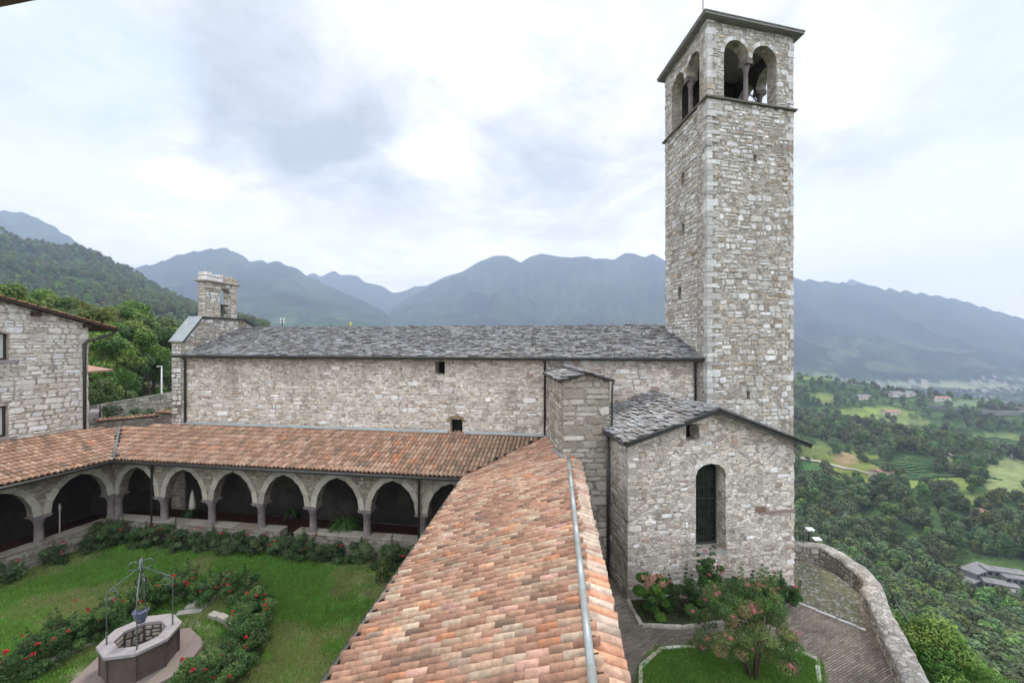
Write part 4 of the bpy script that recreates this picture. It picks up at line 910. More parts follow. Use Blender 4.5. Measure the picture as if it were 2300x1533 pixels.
mb.prism([(x, y, -.1) for x, y in ring], [(x, y, .006) for x, y in ring]); tag(mb.build('path', M['gravel']), kind='structure')
# grass tufts
def leaf_soup(pts, nrm, size, cols, r, aspect=.55, name='leaves'):
    n = len(pts); a = r.randn(n, 3); a -= nrm * (a * nrm).sum(1, keepdims=True); a /= np.linalg.norm(a, axis=1, keepdims=True) + 1e-9; b = np.cross(nrm, a)
    s = size[:, None]; v = np.stack([pts - a * s, pts - b * s * aspect, pts + a * s, pts + b * s * aspect], 1)
    return v.reshape(-1, 3), cols
def soup_mesh(name, v, cols, mat):
    n = len(v) // 4; me = bpy.data.meshes.new(name); me.vertices.add(len(v)); me.vertices.foreach_set('co', v.astype(np.float32).ravel())
    me.loops.add(4 * n); me.loops.foreach_set('vertex_index', np.arange(4 * n, dtype=np.int32)); me.polygons.add(n)
    me.polygons.foreach_set('loop_start', (np.arange(n) * 4).astype(np.int32)); me.polygons.foreach_set('loop_total', np.full(n, 4, np.int32)); me.update(calc_edges=True)
    a = me.color_attributes.new('Col', 'FLOAT_COLOR', 'CORNER'); c4 = np.ones((n, 4), np.float32); c4[:, :3] = cols; a.data.foreach_set('color', np.repeat(c4, 4, 0).ravel()); me.materials.append(mat); return me
def crown(seed, clumps, nl, size, pal, jit=.35, flat=.75, up=.25):
    """leaf-sized faces spread over many clumps: clumps = list of (centre, radius)"""
    r = np.random.RandomState(seed); P_ = []; Nn2 = []; S = []; Cc = []; tot = sum(c[1] ** 2 for c in clumps)
    for c, rad in clumps:
        k = max(6, int(nl * rad ** 2 / tot)); d = r.randn(k, 3); d /= np.linalg.norm(d, axis=1, keepdims=True); rad_ = rad * (.55 + .5 * r.rand(k, 1) ** .6)
        p = np.array(c) + d * rad_ * np.array((1, 1, flat)); P_.append(p); nn2 = d + r.randn(k, 3) * jit + np.array((0, 0, up)); nn2 /= np.linalg.norm(nn2, axis=1, keepdims=True); Nn2.append(nn2)
        S.append(size * (.6 + .8 * r.rand(k))); base = np.array(pal[r.randint(len(pal))]); Cc.append(base * (.8 + .4 * r.rand(k, 1)) * (.85 + .3 * r.rand()))
    P_ = np.concatenate(P_); Nn2 = np.concatenate(Nn2); S = np.concatenate(S); Cc = np.concatenate(Cc)
    v, _ = leaf_soup(P_, Nn2, S, None, r); return v, Cc
GT = bpy.data.collections.new('prototypes')
def proto(name, me):
    o = bpy.data.objects.new(name, me); GT.objects.link(o); return o
def gn_scatter(name, pts, rot, scl, idx, coll, label=None, cat=None):
    me = bpy.data.meshes.new(name); me.vertices.add(len(pts)); me.vertices.foreach_set('co', pts.astype(np.float32).ravel()); me.update()
    for n_, t_, d_ in (('rotz', 'FLOAT', rot), ('scl', 'FLOAT', scl), ('idx', 'INT', idx)):
        a = me.attributes.new(n_, t_, 'POINT'); a.data.foreach_set('value', d_.astype(np.float32 if t_ == 'FLOAT' else np.int32))
    o = bpy.data.objects.new(name, me); COL.objects.link(o)
    ng = bpy.data.node_groups.new(name, 'GeometryNodeTree'); ng.interface.new_socket('Geometry', in_out='INPUT', socket_type='NodeSocketGeometry'); ng.interface.new_socket('Geometry', in_out='OUTPUT', socket_type='NodeSocketGeometry')
    n = ng.nodes.new; l = ng.links.new; gi = n('NodeGroupInput'); go = n('NodeGroupOutput'); ci = n('GeometryNodeCollectionInfo'); ci.inputs['Collection'].default_value = coll
    ci.inputs['Separate Children'].default_value = True; ci.inputs['Reset Children'].default_value = True
    ip = n('GeometryNodeInstanceOnPoints'); ip.inputs['Pick Instance'].default_value = True
    def attr(nm, ty): a = n('GeometryNodeInputNamedAttribute'); a.data_type = ty; a.inputs['Name'].default_value = nm; return a.outputs['Attribute']
    cx_ = n('ShaderNodeCombineXYZ'); l(attr('rotz', 'FLOAT'), cx_.inputs[2]); l(gi.outputs[0], ip.inputs['Points']); l(ci.outputs[0], ip.inputs['Instance'])
    l(attr('idx', 'INT'), ip.inputs['Instance Index']); er = n('FunctionNodeEulerToRotation'); l(cx_.outputs[0], er.inputs[0]); l(er.outputs[0], ip.inputs['Rotation'])
    l(attr('scl', 'FLOAT'), ip.inputs['Scale']); l(ip.outputs[0], go.inputs[0])
    md = o.modifiers.new('scatter', 'NODES'); md.node_group = ng; return tag(o, label, cat, kind='stuff')
gc = bpy.data.collections.new('grass_prototypes'); r = np.random.RandomState(3)
for k in range(3):
    n = 70; p = np.zeros((n, 3)); p[:, :2] = r.uniform(-.13, .13, (n, 2)); ln_ = r.uniform(.02, .055, n); d = np.stack([r.uniform(-.6, .6, n), r.uniform(-.6, .6, n), np.ones(n)], 1); sd_ = r.randn(n, 3); sd_[:, 2] = 0; sd_ *= .006 / (np.linalg.norm(sd_, axis=1, keepdims=True))
    tip = p + d * ln_[:, None]; v = np.stack([p - sd_, p + sd_, tip + sd_ * .3, tip - sd_ * .3], 1).reshape(-1, 3)
    pal = np.array([(.12, .265, .045), (.165, .315, .06), (.30, .32, .13)])[k]; o = bpy.data.objects.new('tuft', soup_mesh('tuft', v, pal * (.7 + .6 * r.rand(n, 1)), M['treeleaf'])); gc.objects.link(o)
n = 26000; P_ = np.stack([r.uniform(-21.5, -2.5, n), r.uniform(9, 20.8, n), np.full(n, .0)], 1)
lw = [inpoly(lawn, x, y) and ((x - WC.x) ** 2 + (y - WC.y) ** 2 > 2.2 ** 2 or rnd.random() < .22) for x, y, z in P_]
P_ = P_[np.array(lw)]; ns = fbm(P_[:, 0] * .5, P_[:, 1] * .5 + 4, 3); keep = r.rand(len(P_)) < np.clip(1.6 - 2.4 * np.maximum(0, ns - .5) * 2, .25, 1); P_ = P_[keep]; ns = ns[keep]
dry = (fbm(P_[:, 0] * .45 + 9, P_[:, 1] * .45, 3) + np.where(P_[:, 0] > -9, .06, -.05) > .56) & (r.rand(len(P_)) < .7)
ix = np.where(dry, 2, r.randint(0, 2, len(P_)))
gn_scatter('grass', P_, r.uniform(0, 6.28, len(P_)), r.uniform(1.1, 2.2, len(P_)), ix, gc, 'short green lawn grass in the cloister garden', 'grass')

# well
WL = thing('well', 'octagonal dark stone well with pale rim and wrought iron canopy in the garden', 'well', tuple(WC))
def octo(rad, z, off=-11.2, n=8): return [WC + Vector((math.cos(R(off + 45 * k)) * rad, math.sin(R(off + 45 * k)) * rad, z)) for k in range(n)]
def ring_solid(mb, r0, r1, z0, z1, mat=0, gapc=None):
    a, b, c, d = octo(r0, z0), octo(r1, z0), octo(r0, z1), octo(r1, z1)
    for k in range(8):
        j = (k + 1) % 8; mb.prism([a[k], a[j], b[j], b[k]], [c[k], c[j], d[j], d[k]], (.3, .3, .3), mat)
mb = MB(); mb.prism(octo(1.58, -.05), octo(1.56, .12)); mb.build('plinth', M['plinth'], WL)
mb = MB(); ring_solid(mb, .62, .90, .12, .89)
for k in range(8):
    p_ = octo(.905, 0)[k]; mb.cbox(p_ + ZV * .12, .05, .05, .765, rz=R(-11.2 + 45 * k))
mb.build('well_body', M['wellbody'], WL)
mb = MB(); ring_solid(mb, .61, .985, .89, .97); mb.build('rim', M['rim'], WL)
mb = MB()
for k in range(8): mb = MB(); a_, b_ = octo(.985, .972)[k], octo(.61, .972)[k]; d = (b_ - a_); s_ = Vector((-d.y, d.x, 0)).normalized() * .004; mb.poly([a_ - s_, a_ + s_, b_ + s_, b_ - s_]); mb.build('rim_joint', M['wellbody'], WL)
mb = MB(); r_ = random.Random(2)
for k in range(8):
    a_, b_ = octo(.615, 0)[k], octo(.615, 0)[(k + 1) % 8]; fr = Frame(a_, b_ - a_, WC - (a_ + b_) / 2); ln_ = (b_ - a_).length
    masonry(mb, fr, rect(0.01, ln_ - .01, .1, .88), [], h=.22, wd=.25, cover=1, dep=(.005, .02), pal=PAL_GREY, seed=200 + k)
mb.prism(octo(.63, .13), octo(.63, .16), (.03, .03, .02)); mb.build('well_lining', MM, WL)
mb = MB(); posts = [on(239.5, 1447, .97), on(307.7, 1458, .97), on(387.7, 1403, .97), on(324.5, 1395, .97)]; pc = sum(posts, Vector()) / 4
for p in posts:
    d = (pc - p); d.z = 0; ln_ = d.length; d.normalize(); top = p + ZV * 1.45
    pts = [p, top, top + d * .03 + ZV * .08, top + d * .12 + ZV * .15]; inner = pc - d * .05 + ZV * 2.0; inner.z = 2.98; pts += [inner, pc - d * .02 + ZV * 2.1]
    mb.tube(pts, .016, 6)
    for z in np.arange(.05, .4, .09): mb.tube([p + ZV * z, p + ZV * (z + .04)], .027, 6)
    q = [p + d * (.14 + .10 * math.cos(t) * (1 - t / 9)) + ZV * (1.43 - .0 + .10 * math.sin(t) * (1 - t / 9)) for t in np.linspace(2.2, -5.5, 22)]; mb.tube(q, .011, 5)
    q = [Vector((pc.x, pc.y, 3.0)) - d * (.16 + .13 * math.cos(t) * (1 - t / 9)) + ZV * (.1 + .13 * math.sin(t) * (1 - t / 9)) for t in np.linspace(3.4, -4.0, 22)]; mb.tube(q, .012, 5)
mb.tube([Vector((pc.x, pc.y, 2.85)), Vector((pc.x, pc.y, 3.24))], .035, 8); mb.build('iron_canopy', M['iron'], WL)
mb = MB(); c = Vector((pc.x, pc.y, 2.6)); dd = Vector((.8, .6, 0))
mb.tube([c + (dd * math.cos(t) + ZV * math.sin(t)) * .13 for t in np.linspace(0, 6.283, 17)], .025, 6); mb.tube([c + ZV * .25, c - ZV * .12], .02, 6); mb.build('pulley', M['dark_metal'], WL)
t = thing('hanging_pot', 'blue glazed pot of greenery hanging from the well canopy', 'pot', (pc.x, pc.y, 1.36))
c = Vector((pc.x, pc.y, 1.36)); mb = MB(); mb.lathe(c, [(.10, 0), (.15, .12), (.19, .30), (.21, .32), (.21, .36), (.16, .365)], 18); mb.build('pot', M['bluepot'], t)
mb = MB()
for k in range(3): a_ = k * 2.09; mb.tube([c + Vector((math.cos(a_) * .2, math.sin(a_) * .2, .34)), c + ZV * 1.1], .008, 5)
mb.build('chain', M['dark_metal'], t)
v, cc_ = crown(5, [((c.x + r_.uniform(-.1, .1), c.y + r_.uniform(-.1, .1), c.z + .42 + r_.uniform(-.03, .06)), .1) for _ in range(7)], 350, .022, [(.10, .16, .03), (.16, .2, .05)])
o = bpy.data.objects.new('greenery', soup_mesh('greenery', v - np.array(c), cc_, M['leaf'])); COL.objects.link(o); o.parent = t

# roses
ROSE = []
rose_me = None
mb = MB(); rq = random.Random(9)
for k in range(16):
    a_ = rq.uniform(0, 6.28); e_ = rq.uniform(.1, 1.3); d = Vector((math.cos(a_) * math.sin(e_), math.sin(a_) * math.sin(e_), math.cos(e_))); s1 = d.orthogonal().normalized(); s2 = d.cross(s1); c = d * .035
    mb.poly([c - s1 * .03, c - s2 * .03 + d * .01, c + s1 * .03, c + s2 * .03 + d * .01], (.42 * rq.uniform(.6, 1.1), .012, .018))
ro = mb.build('rose', M['petal']); rose_me = ro.data; bpy.data.objects.remove(ro)
LEAFP = [(.05, .115, .03), (.08, .155, .045), (.12, .20, .06), (.065, .11, .04)]
LEAFD = [(.055, .10, .035), (.085, .145, .055), (.125, .18, .075), (.07, .105, .045)]
def bush(name, label, cat, c, rx, ry, hh, seed, nl=2600, ls=.035, pal=LEAFP, group=None, flowers=0, fmesh=None, fname='rose', tall=0, fs=1.0):
    r = random.Random(seed); c = Vector(c); t = thing(name, label, cat, tuple(c), group); cl = []
    for k in range(22):
        a_ = r.uniform(0, 6.28); q = math.sqrt(r.random()) * .8; z = r.uniform(.12, .95); s_ = math.sqrt(max(.1, 1 - (z - .35) ** 2 * 1.2)); cl.append(((math.cos(a_) * q * rx * s_, math.sin(a_) * q * ry * s_, z * hh * r.uniform(.8, 1)), r.uniform(.16, .3) * min(rx, hh)))
    for k in range(tall):
        a_ = r.uniform(0, 6.28); q = r.uniform(.3, .9); top_ = hh * r.uniform(1.0, 1.25)
        for j in range(5): cl.append(((math.cos(a_) * rx * (q + .05 * j), math.sin(a_) * ry * q, top_ * (.6 + .1 * j)), .075 - .008 * j))
    v, cc_ = crown(seed, cl, nl, ls, pal, jit=.6); o = bpy.data.objects.new('foliage', soup_mesh('foliage', v, cc_, M['leaf'])); COL.objects.link(o); o.parent = t
    mb = MB()
    for k in range(7): e_ = cl[k][0]; mb.tube([c, c + Vector((e_[0] * .5, e_[1] * .5, e_[2] * .6)), c + Vector(e_)], [.014, .01, .006], 5)
    mb.build('stem', M['bark'], t)
    for k in range(flowers):
        a_ = r.uniform(3.0, 6.6) if r.random() < .7 else r.uniform(0, 6.28); q = r.uniform(.5, 1); z = r.uniform(.55, 1.12)
        f = bpy.data.objects.new(fname, fmesh or rose_me); COL.objects.link(f); f.parent = t; f.location = (math.cos(a_) * rx * q * .85, math.sin(a_) * ry * q * .85, hh * z); f.rotation_euler = (r.uniform(.0, .8), r.uniform(-.4, .4), r.uniform(0, 6)); s_ = r.uniform(.8, 1.5) * fs; f.scale = (s_,) * 3
    return t
# ring around the well
ring = [((30, 1533), 'at the bottom left corner, left of the path round the well'), ((95, 1495), 'with red blooms low at the left of the well'), ((160, 1455), 'with a cluster of red blooms left of the well'), ((225, 1425), 'dark leafy one just left of the well rim'),
        ((290, 1385), 'behind the left post of the well canopy'), ((350, 1365), 'directly behind the well canopy'), ((405, 1350), 'behind the right post of the well canopy'),
        ((480, 1345), 'right of the stone step behind the well'), ((535, 1345), 'taller with red blooms up high, far right behind the well'), ((575, 1375), 'yellowish green one at the right of the garden circle'),
        ((568, 1425), 'with three red blooms right of the well'), ((545, 1480), 'broad one right of the gravel beside the well'), ((525, 1540), 'dark one at the bottom right of the garden circle'), ((455, 1545), 'with bright red blooms at the bottom edge right of the well plinth')]
for i, ((px, py), lab) in enumerate(ring):
    p = on(px, py, 0.0); bush('rose_bush', 'rose bush ' + lab, 'rose bush', (p.x, p.y, 0), rnd.uniform(.75, .9), rnd.uniform(.65, .8), rnd.uniform(.85, 1.15), 300 + i, group='rose bushes around the well', flowers=rnd.choice((3, 4, 5, 7)), tall=4, nl=8000, ls=.03, pal=LEAFP)
# row under the north arcade
nlab = ['in the corner where the two arcades meet', 'below the first column right of the corner', 'with one red bloom under the second arch from the corner', 'below the second column from the corner', 'with pale yellow tips under the third arch', 'below the left column of the fourth arch', 'just left of the gap in the low wall',
        'in front of the gap in the low wall', 'tall leafy one right of the gap in the low wall', 'below the arch holding the big fern', 'with red blooms left of the column beside the fern', 'with dark red blooms under the arch next to the tile wing', 'last one before the tile wing hides the wall']
for i in range(13):
    u = .9 + i * 1.25 + rnd.uniform(-.15, .15); p = fN.p(u, 0, .62 + rnd.uniform(-.1, .1))
    bush('rose_bush', 'rose bush ' + nlab[i], 'rose bush', (p.x, p.y, 0), rnd.uniform(.72, .88), .48, rnd.uniform(.85, 1.1), 330 + i, pal=LEAFD, group='rose bushes along the cloister wall', flowers=rnd.choice((1, 2, 3)), tall=rnd.choice((1, 2, 4)), nl=8000, ls=.032, fs=1.1)
for i in range(4):
    p = fW.p(1.2 + i * 1.4, 0, .6); bush('rose_bush', 'rose bush ' + ['nearest the corner at the foot of the left arcade', 'pale one under the left arcade column', 'with red blooms under the leftmost arch', 'at the left edge of the photo below the arcade'][i], 'rose bush', (p.x, p.y, 0), .62, .5, rnd.uniform(.6, .9), 350 + i, pal=LEAFD, group='rose bushes along the left arcade', flowers=2, tall=2)
p = on(222, 1235, 0); bush('shrub', 'big rounded dark green shrub on the lawn near the arcade corner', 'shrub', (p.x, p.y, 0), .95, .85, 1.25, 360, nl=5200, pal=LEAFD)
p = on(858, 1308, 0); bush('shrub', 'small upright yellow green shrub on the lawn beside the tile wing', 'shrub', (p.x, p.y, 0), .42, .4, 1.0, 361, nl=2200, pal=[(.12, .15, .035), (.09, .12, .035), (.06, .10, .03)])
# stone slabs behind the well
t = thing('stone_step', 'weathered stone slab step set in the garden circle behind the well', 'step', tuple(on(435, 1372, 0)))
mb = MB(); c = on(440, 1366, 0)
for k in range(3): mb.cbox(c + Vector((k * .06, k * .3 - .3, 0)), .8 - .08 * k, .27, .10 + .05 * k, (.26, .25, .22), 1, rz=.25)
mb.build('slab', MM, t)
def kerb(name, label, pts, zf, wdt=.12, hh=.1, seed=1, group=None, pal=PAL_HOUSE, lum=1):
    mb = MB(); r = random.Random(seed)
    for a_, b_ in zip(pts, pts[1:]):
        a_ = V2(a_); b_ = V2(b_); ln_ = (b_ - a_).length; k = 0
        while k < ln_ - .05:
            s_ = min(r.uniform(.3, .7), ln_ - k); q = a_.lerp(b_, (k + s_ / 2) / ln_); d = (b_ - a_); mb.cbox((q.x + r.uniform(-.02, .02), q.y, zf(q.x) - .05), s_ * .96, wdt * r.uniform(.8, 1.2), hh * r.uniform(.8, 1.3) + .05, pick(r, pal), 1, rz=math.atan2(d.y, d.x) + r.uniform(-.05, .05)); k += s_
    return tag(mb.build(name, MM), label, 'kerb', group)
kerb('garden_kerb', 'curved grey stone edging right of the well, under the roses', [on(475, 1385, 0), on(510, 1400, 0), on(535, 1420, 0)], lambda x: 0, .25, .2, 4, pal=PAL_GREY)
kerb('garden_kerb', 'mossy stone edging left of the well under the roses', [on(100, 1500, 0), on(170, 1462, 0), on(225, 1440, 0)], lambda x: 0, .2, .12, 5, pal=PAL_GREY)

# ------------------------------------------------------------------ terrace on the right
yz = lambda x: .7 - .065 * (x - 4)
pt_ = [Vector(p) for p in ((12.55, 18.8, 0), (13.5, 18.47, 0), (13.66, 17.66, 0), (13.54, 16.66, 0), (13.3, 15.85, 0), (12.8, 15.4, 0), (12.3, 14.43, 0), (11.5, 13.03, 0), (10.35, 11.1, 0), (9.5, 9.6, 0), (8.0, 6.9, 0))]
po_ = [Vector(p) for p in ((12.6, 19.25, 0), (13.96, 18.85, 0), (14.2, 17.96, 0), (14.1, 16.66, 0), (13.8, 15.75, 0), (13.35, 15.1, 0), (12.75, 14.2, 0), (12.0, 12.8, 0), (10.9, 10.9, 0), (10.05, 9.4, 0), (8.5, 6.7, 0))]
M['brickpave'] = mk('brick on edge paving', (.135, .115, .10), .9, var=.2, bump=0)
tn = M['brickpave'].node_tree; bs_ = tn.nodes['Principled BSDF']; tc_ = tn.nodes.new('ShaderNodeTexCoord')
mp = tn.nodes.new('ShaderNodeMapping'); tn.links.new(tc_.outputs['Object'], mp.inputs[0]); mp.inputs['Rotation'].default_value = (0, 0, R(-28))
bt = tn.nodes.new('ShaderNodeTexBrick'); tn.links.new(mp.outputs[0], bt.inputs[0]); bt.inputs['Scale'].default_value = 1; bt.inputs['Brick Width'].default_value = .26; bt.inputs['Row Height'].default_value = .065; bt.inputs['Mortar Size'].default_value = .009; bt.inputs['Mortar Smooth'].default_value = .3
bt.inputs['Color1'].default_value = (.16, .125, .10, 1); bt.inputs['Color2'].default_value = (.27, .225, .19, 1); bt.inputs['Mortar'].default_value = (.07, .08, .05, 1)
nz = tn.nodes.new('ShaderNodeTexNoise'); tn.links.new(tc_.outputs['Object'], nz.inputs[0]); nz.inputs['Scale'].default_value = .9; nz.inputs['Detail'].default_value = 7
mr_ = tn.nodes.new('ShaderNodeMapRange'); tn.links.new(nz.outputs[0], mr_.inputs[0]); mr_.inputs[1].default_value = .3; mr_.inputs[2].default_value = .7; mr_.inputs[3].default_value = .6; mr_.inputs[4].default_value = 1.3
mc = tn.nodes.new('ShaderNodeMix'); mc.data_type = 'RGBA'; mc.blend_type = 'MULTIPLY'; mc.inputs[0].default_value = 1; tn.links.new(bt.outputs[0], mc.inputs[6]); tn.links.new(mr_.outputs[0], mc.inputs[7]); tn.links.new(mc.outputs[2], bs_.inputs['Base Color'])
bp = tn.nodes.new('ShaderNodeBump'); bp.inputs['Strength'].default_value = .6; bp.inputs['Distance'].default_value = .02; bp.invert = True; tn.links.new(bt.outputs['Fac'], bp.inputs['Height']); tn.links.new(bp.outputs[0], bs_.inputs['Normal'])
mb = MB(); yp = [(1.5, 3), (2.2, 16.5), (4, 16.7), (4.1, 14.8), (10.6, 15.8), (10.4, 19.5), (12.6, 19.0)] + [(p.x + .1, p.y) for p in pt_[1:]] + [(6, 3)]
zt_ = tessellate_polygon([[Vector((x, y, 0)) for x, y in yp]]); ids = [mb.pt((x, y, yz(x))) for x, y in yp]
idb = [mb.pt((x, y, yz(x) - .8)) for x, y in yp]
for t3 in zt_: mb.face([ids[i] for i in t3])
for i in range(len(yp)): j = (i + 1) % len(yp); mb.face((ids[i], ids[j], idb[j], idb[i]))
tag(mb.build('paving', M['brickpave']), kind='structure')
def yon(px, py):
    z = .4
    for _ in range(12): p = on(px, py, z); z = yz(p.x)
    return Vector((p.x, p.y, z))
# cobbled patch with real stones
cob = [yon(1786, 1350), yon(1944, 1415)] + [Vector((12.75, 15.5, 0)), Vector((13.3, 16.1, 0)), Vector((13.5, 17.4, 0)), Vector((12.8, 18.5, 0)), Vector((10.6, 18.7, 0))]
mb = MB(); cpoly = [(p.x, p.y) for p in cob]; mb.prism([(x, y, yz(x) - .1) for x, y in cpoly], [(x, y, yz(x) + .012) for x, y in cpoly], (.10, .12, .06)); rq = random.Random(8)
for k in range(2000):
    x, y = rq.uniform(9, 14), rq.uniform(12.5, 19)
    if not inpoly(cpoly, x, y): continue
    s_ = rq.uniform(.03, .065); a_ = rq.uniform(0, 3); g0_ = rq.uniform(.14, .34); mb.lathe((x, y, yz(x)), [(s_, 0), (s_ * .9, .022), (s_ * .5, .036)], 6, (g0_, g0_ * .98, g0_ * .9), 1, rot=a_, smooth=False)
tag(mb.build('cobbles', [M['gravel'], M['stone']]), 'patch of grassy river cobbles between chapel corner and curved parapet', 'cobbles', kind='stuff')
kerb('paving_edge', 'thin pale stone edge between cobbles and brick paving', [yon(1786, 1350), yon(1944, 1415)], yz, .07, .03, 6)
# parapet
t = thing('parapet_wall', 'curved rough stone parapet wall with broad weathered coping above the valley', 'wall', (13, 15, 0)); mb = MB()
for i in range(len(pt_) - 1):
    a_, b_, c_, d_ = pt_[i], pt_[i + 1], po_[i + 1], po_[i]; mb.prism([p + ZV * -4 for p in (a_, b_, c_, d_)], [p + ZV * .72 for p in (a_, b_, c_, d_)], (.24, .22, .19))
    fr = Frame(a_, b_ - a_, a_ - d_); ln_ = (b_ - a_).length; masonry(mb, fr, rect(0, ln_, -.1, .7), [], h=.2, wd=.26, cover=.97, dep=(.01, .04), pal=PAL_GREY, seed=140 + i, gap=.018)
mb.build('wall', MM, t); mb = MB(); rq = random.Random(3); NS = 90
def lerpl(L_, s_): s_ = max(0, min(len(L_) - 1.0001, s_)); i = int(s_); return L_[i].lerp(L_[i + 1], s_ - i)
rows = []
for k in range(NS + 1):
    s_ = k / NS * (len(pt_) - 1); a_ = lerpl(pt_, s_); b_ = lerpl(po_, s_); row = []
    for j in range(6):
        q = a_.lerp(b_, -.03 + 1.06 * j / 5); zz = .80 + .06 * noise.noise(Vector((q.x * 2.5, q.y * 2.5, 0))) - (.05 if j in (0, 5) else 0); row.append(mb.pt((q.x + noise.noise(Vector((q.x * 4, q.y * 4, 5))) * .03, q.y + noise.noise(Vector((q.x * 4, q.y * 4, 9))) * .03, zz)))
    row += [mb.pt(tuple(b_.lerp(a_, -.07)[:2]) + (.69,)), mb.pt(tuple(a_.lerp(b_, -.07)[:2]) + (.69,))]; rows.append(row)
for r0_, r1_ in zip(rows, rows[1:]):
    c = (.36, .34, .31)
    for j in range(8): mb.face((r0_[j], r0_[(j + 1) % 8], r1_[(j + 1) % 8], r1_[j]), c, 0, j < 5)
mb.build('coping', MM, t)
# utility pipe outside parapet
mb = MB(); mb.tube([Vector((13.75, 15.15, .35)), Vector((13.68, 15.0, .55)), Vector((13.2, 14.0, .45))], .035, 8); tag(mb.build('handrail', M['dark_metal']), 'short grey metal rail on the outer side of the curved parapet', 'rail')
# floodlights + railing
for (px, py, lab) in ((1820, 1190, 'white flat floodlight on a bracket, the upper one beside the railing'), (1836, 1212, 'white flat floodlight lying on the parapet end, the lower one')):
    p = at(px, py, 18.95); t = thing('floodlight', lab, 'floodlight', tuple(p), 'floodlights by the chapel corner'); mb = MB(); mb.box(p + Vector((-.17, -.08, 0)), (.36, .04, -.02), (-.02, .18, .04), (0, 0, .05)); mb.build('housing', M['white'], t)
    mb = MB(); mb.tube([p + Vector((0, .05, 0)), p + Vector((0, .12, -.25)), Vector((p.x, p.y + .12, min(.75, p.z - .1)))], .025, 6); mb.build('bracket', M['dark_metal'], t)
t = thing('railing', 'dark iron railing behind the chapel corner', 'railing', (12.6, 19.6, .8)); mb = MB(); a_ = Vector((11.6, 20.0, 1.75)); b_ = Vector((13.4, 19.35, 1.25))
mb.tube([a_, b_], .02, 6); mb.tube([a_ - ZV * .7, b_ - ZV * .35], .015, 6)
mb.build('rail', M['dark_metal'], t); mb = MB()
for k in range(13): q = a_.lerp(b_, k / 12); mb.tube([q, q - ZV * .75], .01, 5)
mb.build('baluster', M['dark_metal'], t)
# beds
bedp = [fG.p(.0, 0, .03), yon(1440, 1405), yon(1530, 1410), yon(1690, 1395), fG.p(SW, 0, .05)]
mb = MB(); M['soil'] = mk('bed soil', (.05, .055, .028), 1, var=.5, vs=4, bump=.8, bs=20, bd=.03, spec=0)
mb.prism([(p.x, p.y, yz(p.x) - .1) for p in bedp], [(p.x, p.y, yz(p.x) + .03) for p in bedp]); tag(mb.build('flower_bed', M['soil']), kind='structure')
kerb('bed_kerb', 'whitish stone kerb round the planting bed at the chapel foot', bedp[:4] + [fG.p(SW + .1, 0, .1)], yz, .12, .08, 7, pal=PAL_GREY)
ell = [yon(1437, 1560), yon(1440, 1500), yon(1483, 1460), yon(1540, 1456), yon(1640, 1458), yon(1720, 1460), yon(1790, 1464), yon(1835, 1484), yon(1846, 1560), Vector((8.2, 10.3, 0)), Vector((4.0, 10.3, 0))]
mb = MB(); mb.prism([(p.x, p.y, yz(p.x) - .1) for p in ell], [(p.x, p.y, yz(p.x) + .03) for p in ell]); M['lawn2'] = mk('dry dark turf', (.06, .105, .03), 1, var=.5, vs=2, bs=30, bump=.8, bd=.04, stain=(.16, .14, .06), ss=.8, spec=0)  # small lawn has its own darker, drier green
tag(mb.build('grass_bed', M['lawn2']), kind='structure')
kerb('bed_kerb', 'white stone kerb round the small lawn under the pink flowering tree', ell[:9], yz, .11, .07, 8, pal=PAL_CHURCH)
lp = [(p.x, p.y) for p in ell]; n = 5200; P_ = np.stack([r.uniform(3.2, 9.2, n), r.uniform(10.2, 13.2, n)], 1); P_ = np.array([(x, y, yz(x) + .03) for x, y in P_ if inpoly(lp, x, y)])
gn_scatter('grass', P_, r.uniform(0, 6.28, len(P_)), r.uniform(.8, 1.6, len(P_)), r.randint(0, 2, len(P_)), gc, 'short dark grass of the small lawn under the pink tree', 'grass')
PINK = [(.62, .16, .20), (.68, .25, .27), (.55, .12, .18)]
def cluster_mesh(seed, rad, n, pal, ls):
    v, cc_ = crown(seed, [((0, 0, 0), rad)], n, ls, pal, jit=.8); return soup_mesh('flower_cluster', v, cc_, M['petal'])
pinkm = cluster_mesh(5, .08, 60, PINK, .018); hydm = cluster_mesh(6, .09, 90, [(.42, .34, .13), (.5, .42, .22), (.45, .25, .17)], .02)
p = at(1462, 1390, 14.0); bush('hydrangea', 'bright green hydrangea with fading cream flower heads at the chapel corner', 'shrub', (p.x, p.y, yz(p.x)), .68, .55, 1.4, 370, nl=7000, ls=.042, pal=[(.09, .19, .03), (.12, .23, .04), (.07, .15, .03)], flowers=14, fmesh=hydm, fname='flower_head')
for i, (px, lab, hh, yy) in enumerate(((1535, 'green shrub with a few pink blooms between hydrangea and the window', .95, 14.3), (1590, 'loose tall shrub with pink tips under the chapel window', 1.5, 14.5), (1650, 'dark leafy shrub right of the chapel window', .9, 14.6), (1710, 'dense low shrub with pink blooms near the chapel right corner', .85, 14.7), (1757, 'low dark shrub beside the chapel right corner', .75, 15.0))):
    p = at(px, 1380, yy); bush('shrub', lab, 'shrub', (p.x, p.y, yz(p.x)), .7, .5, hh * 1.25, 380 + i, nl=9000, ls=.028, pal=LEAFP, flowers=(3, 6, 1, 4, 2)[i], fmesh=pinkm, fname='flower_cluster', tall=5, fs=.7)
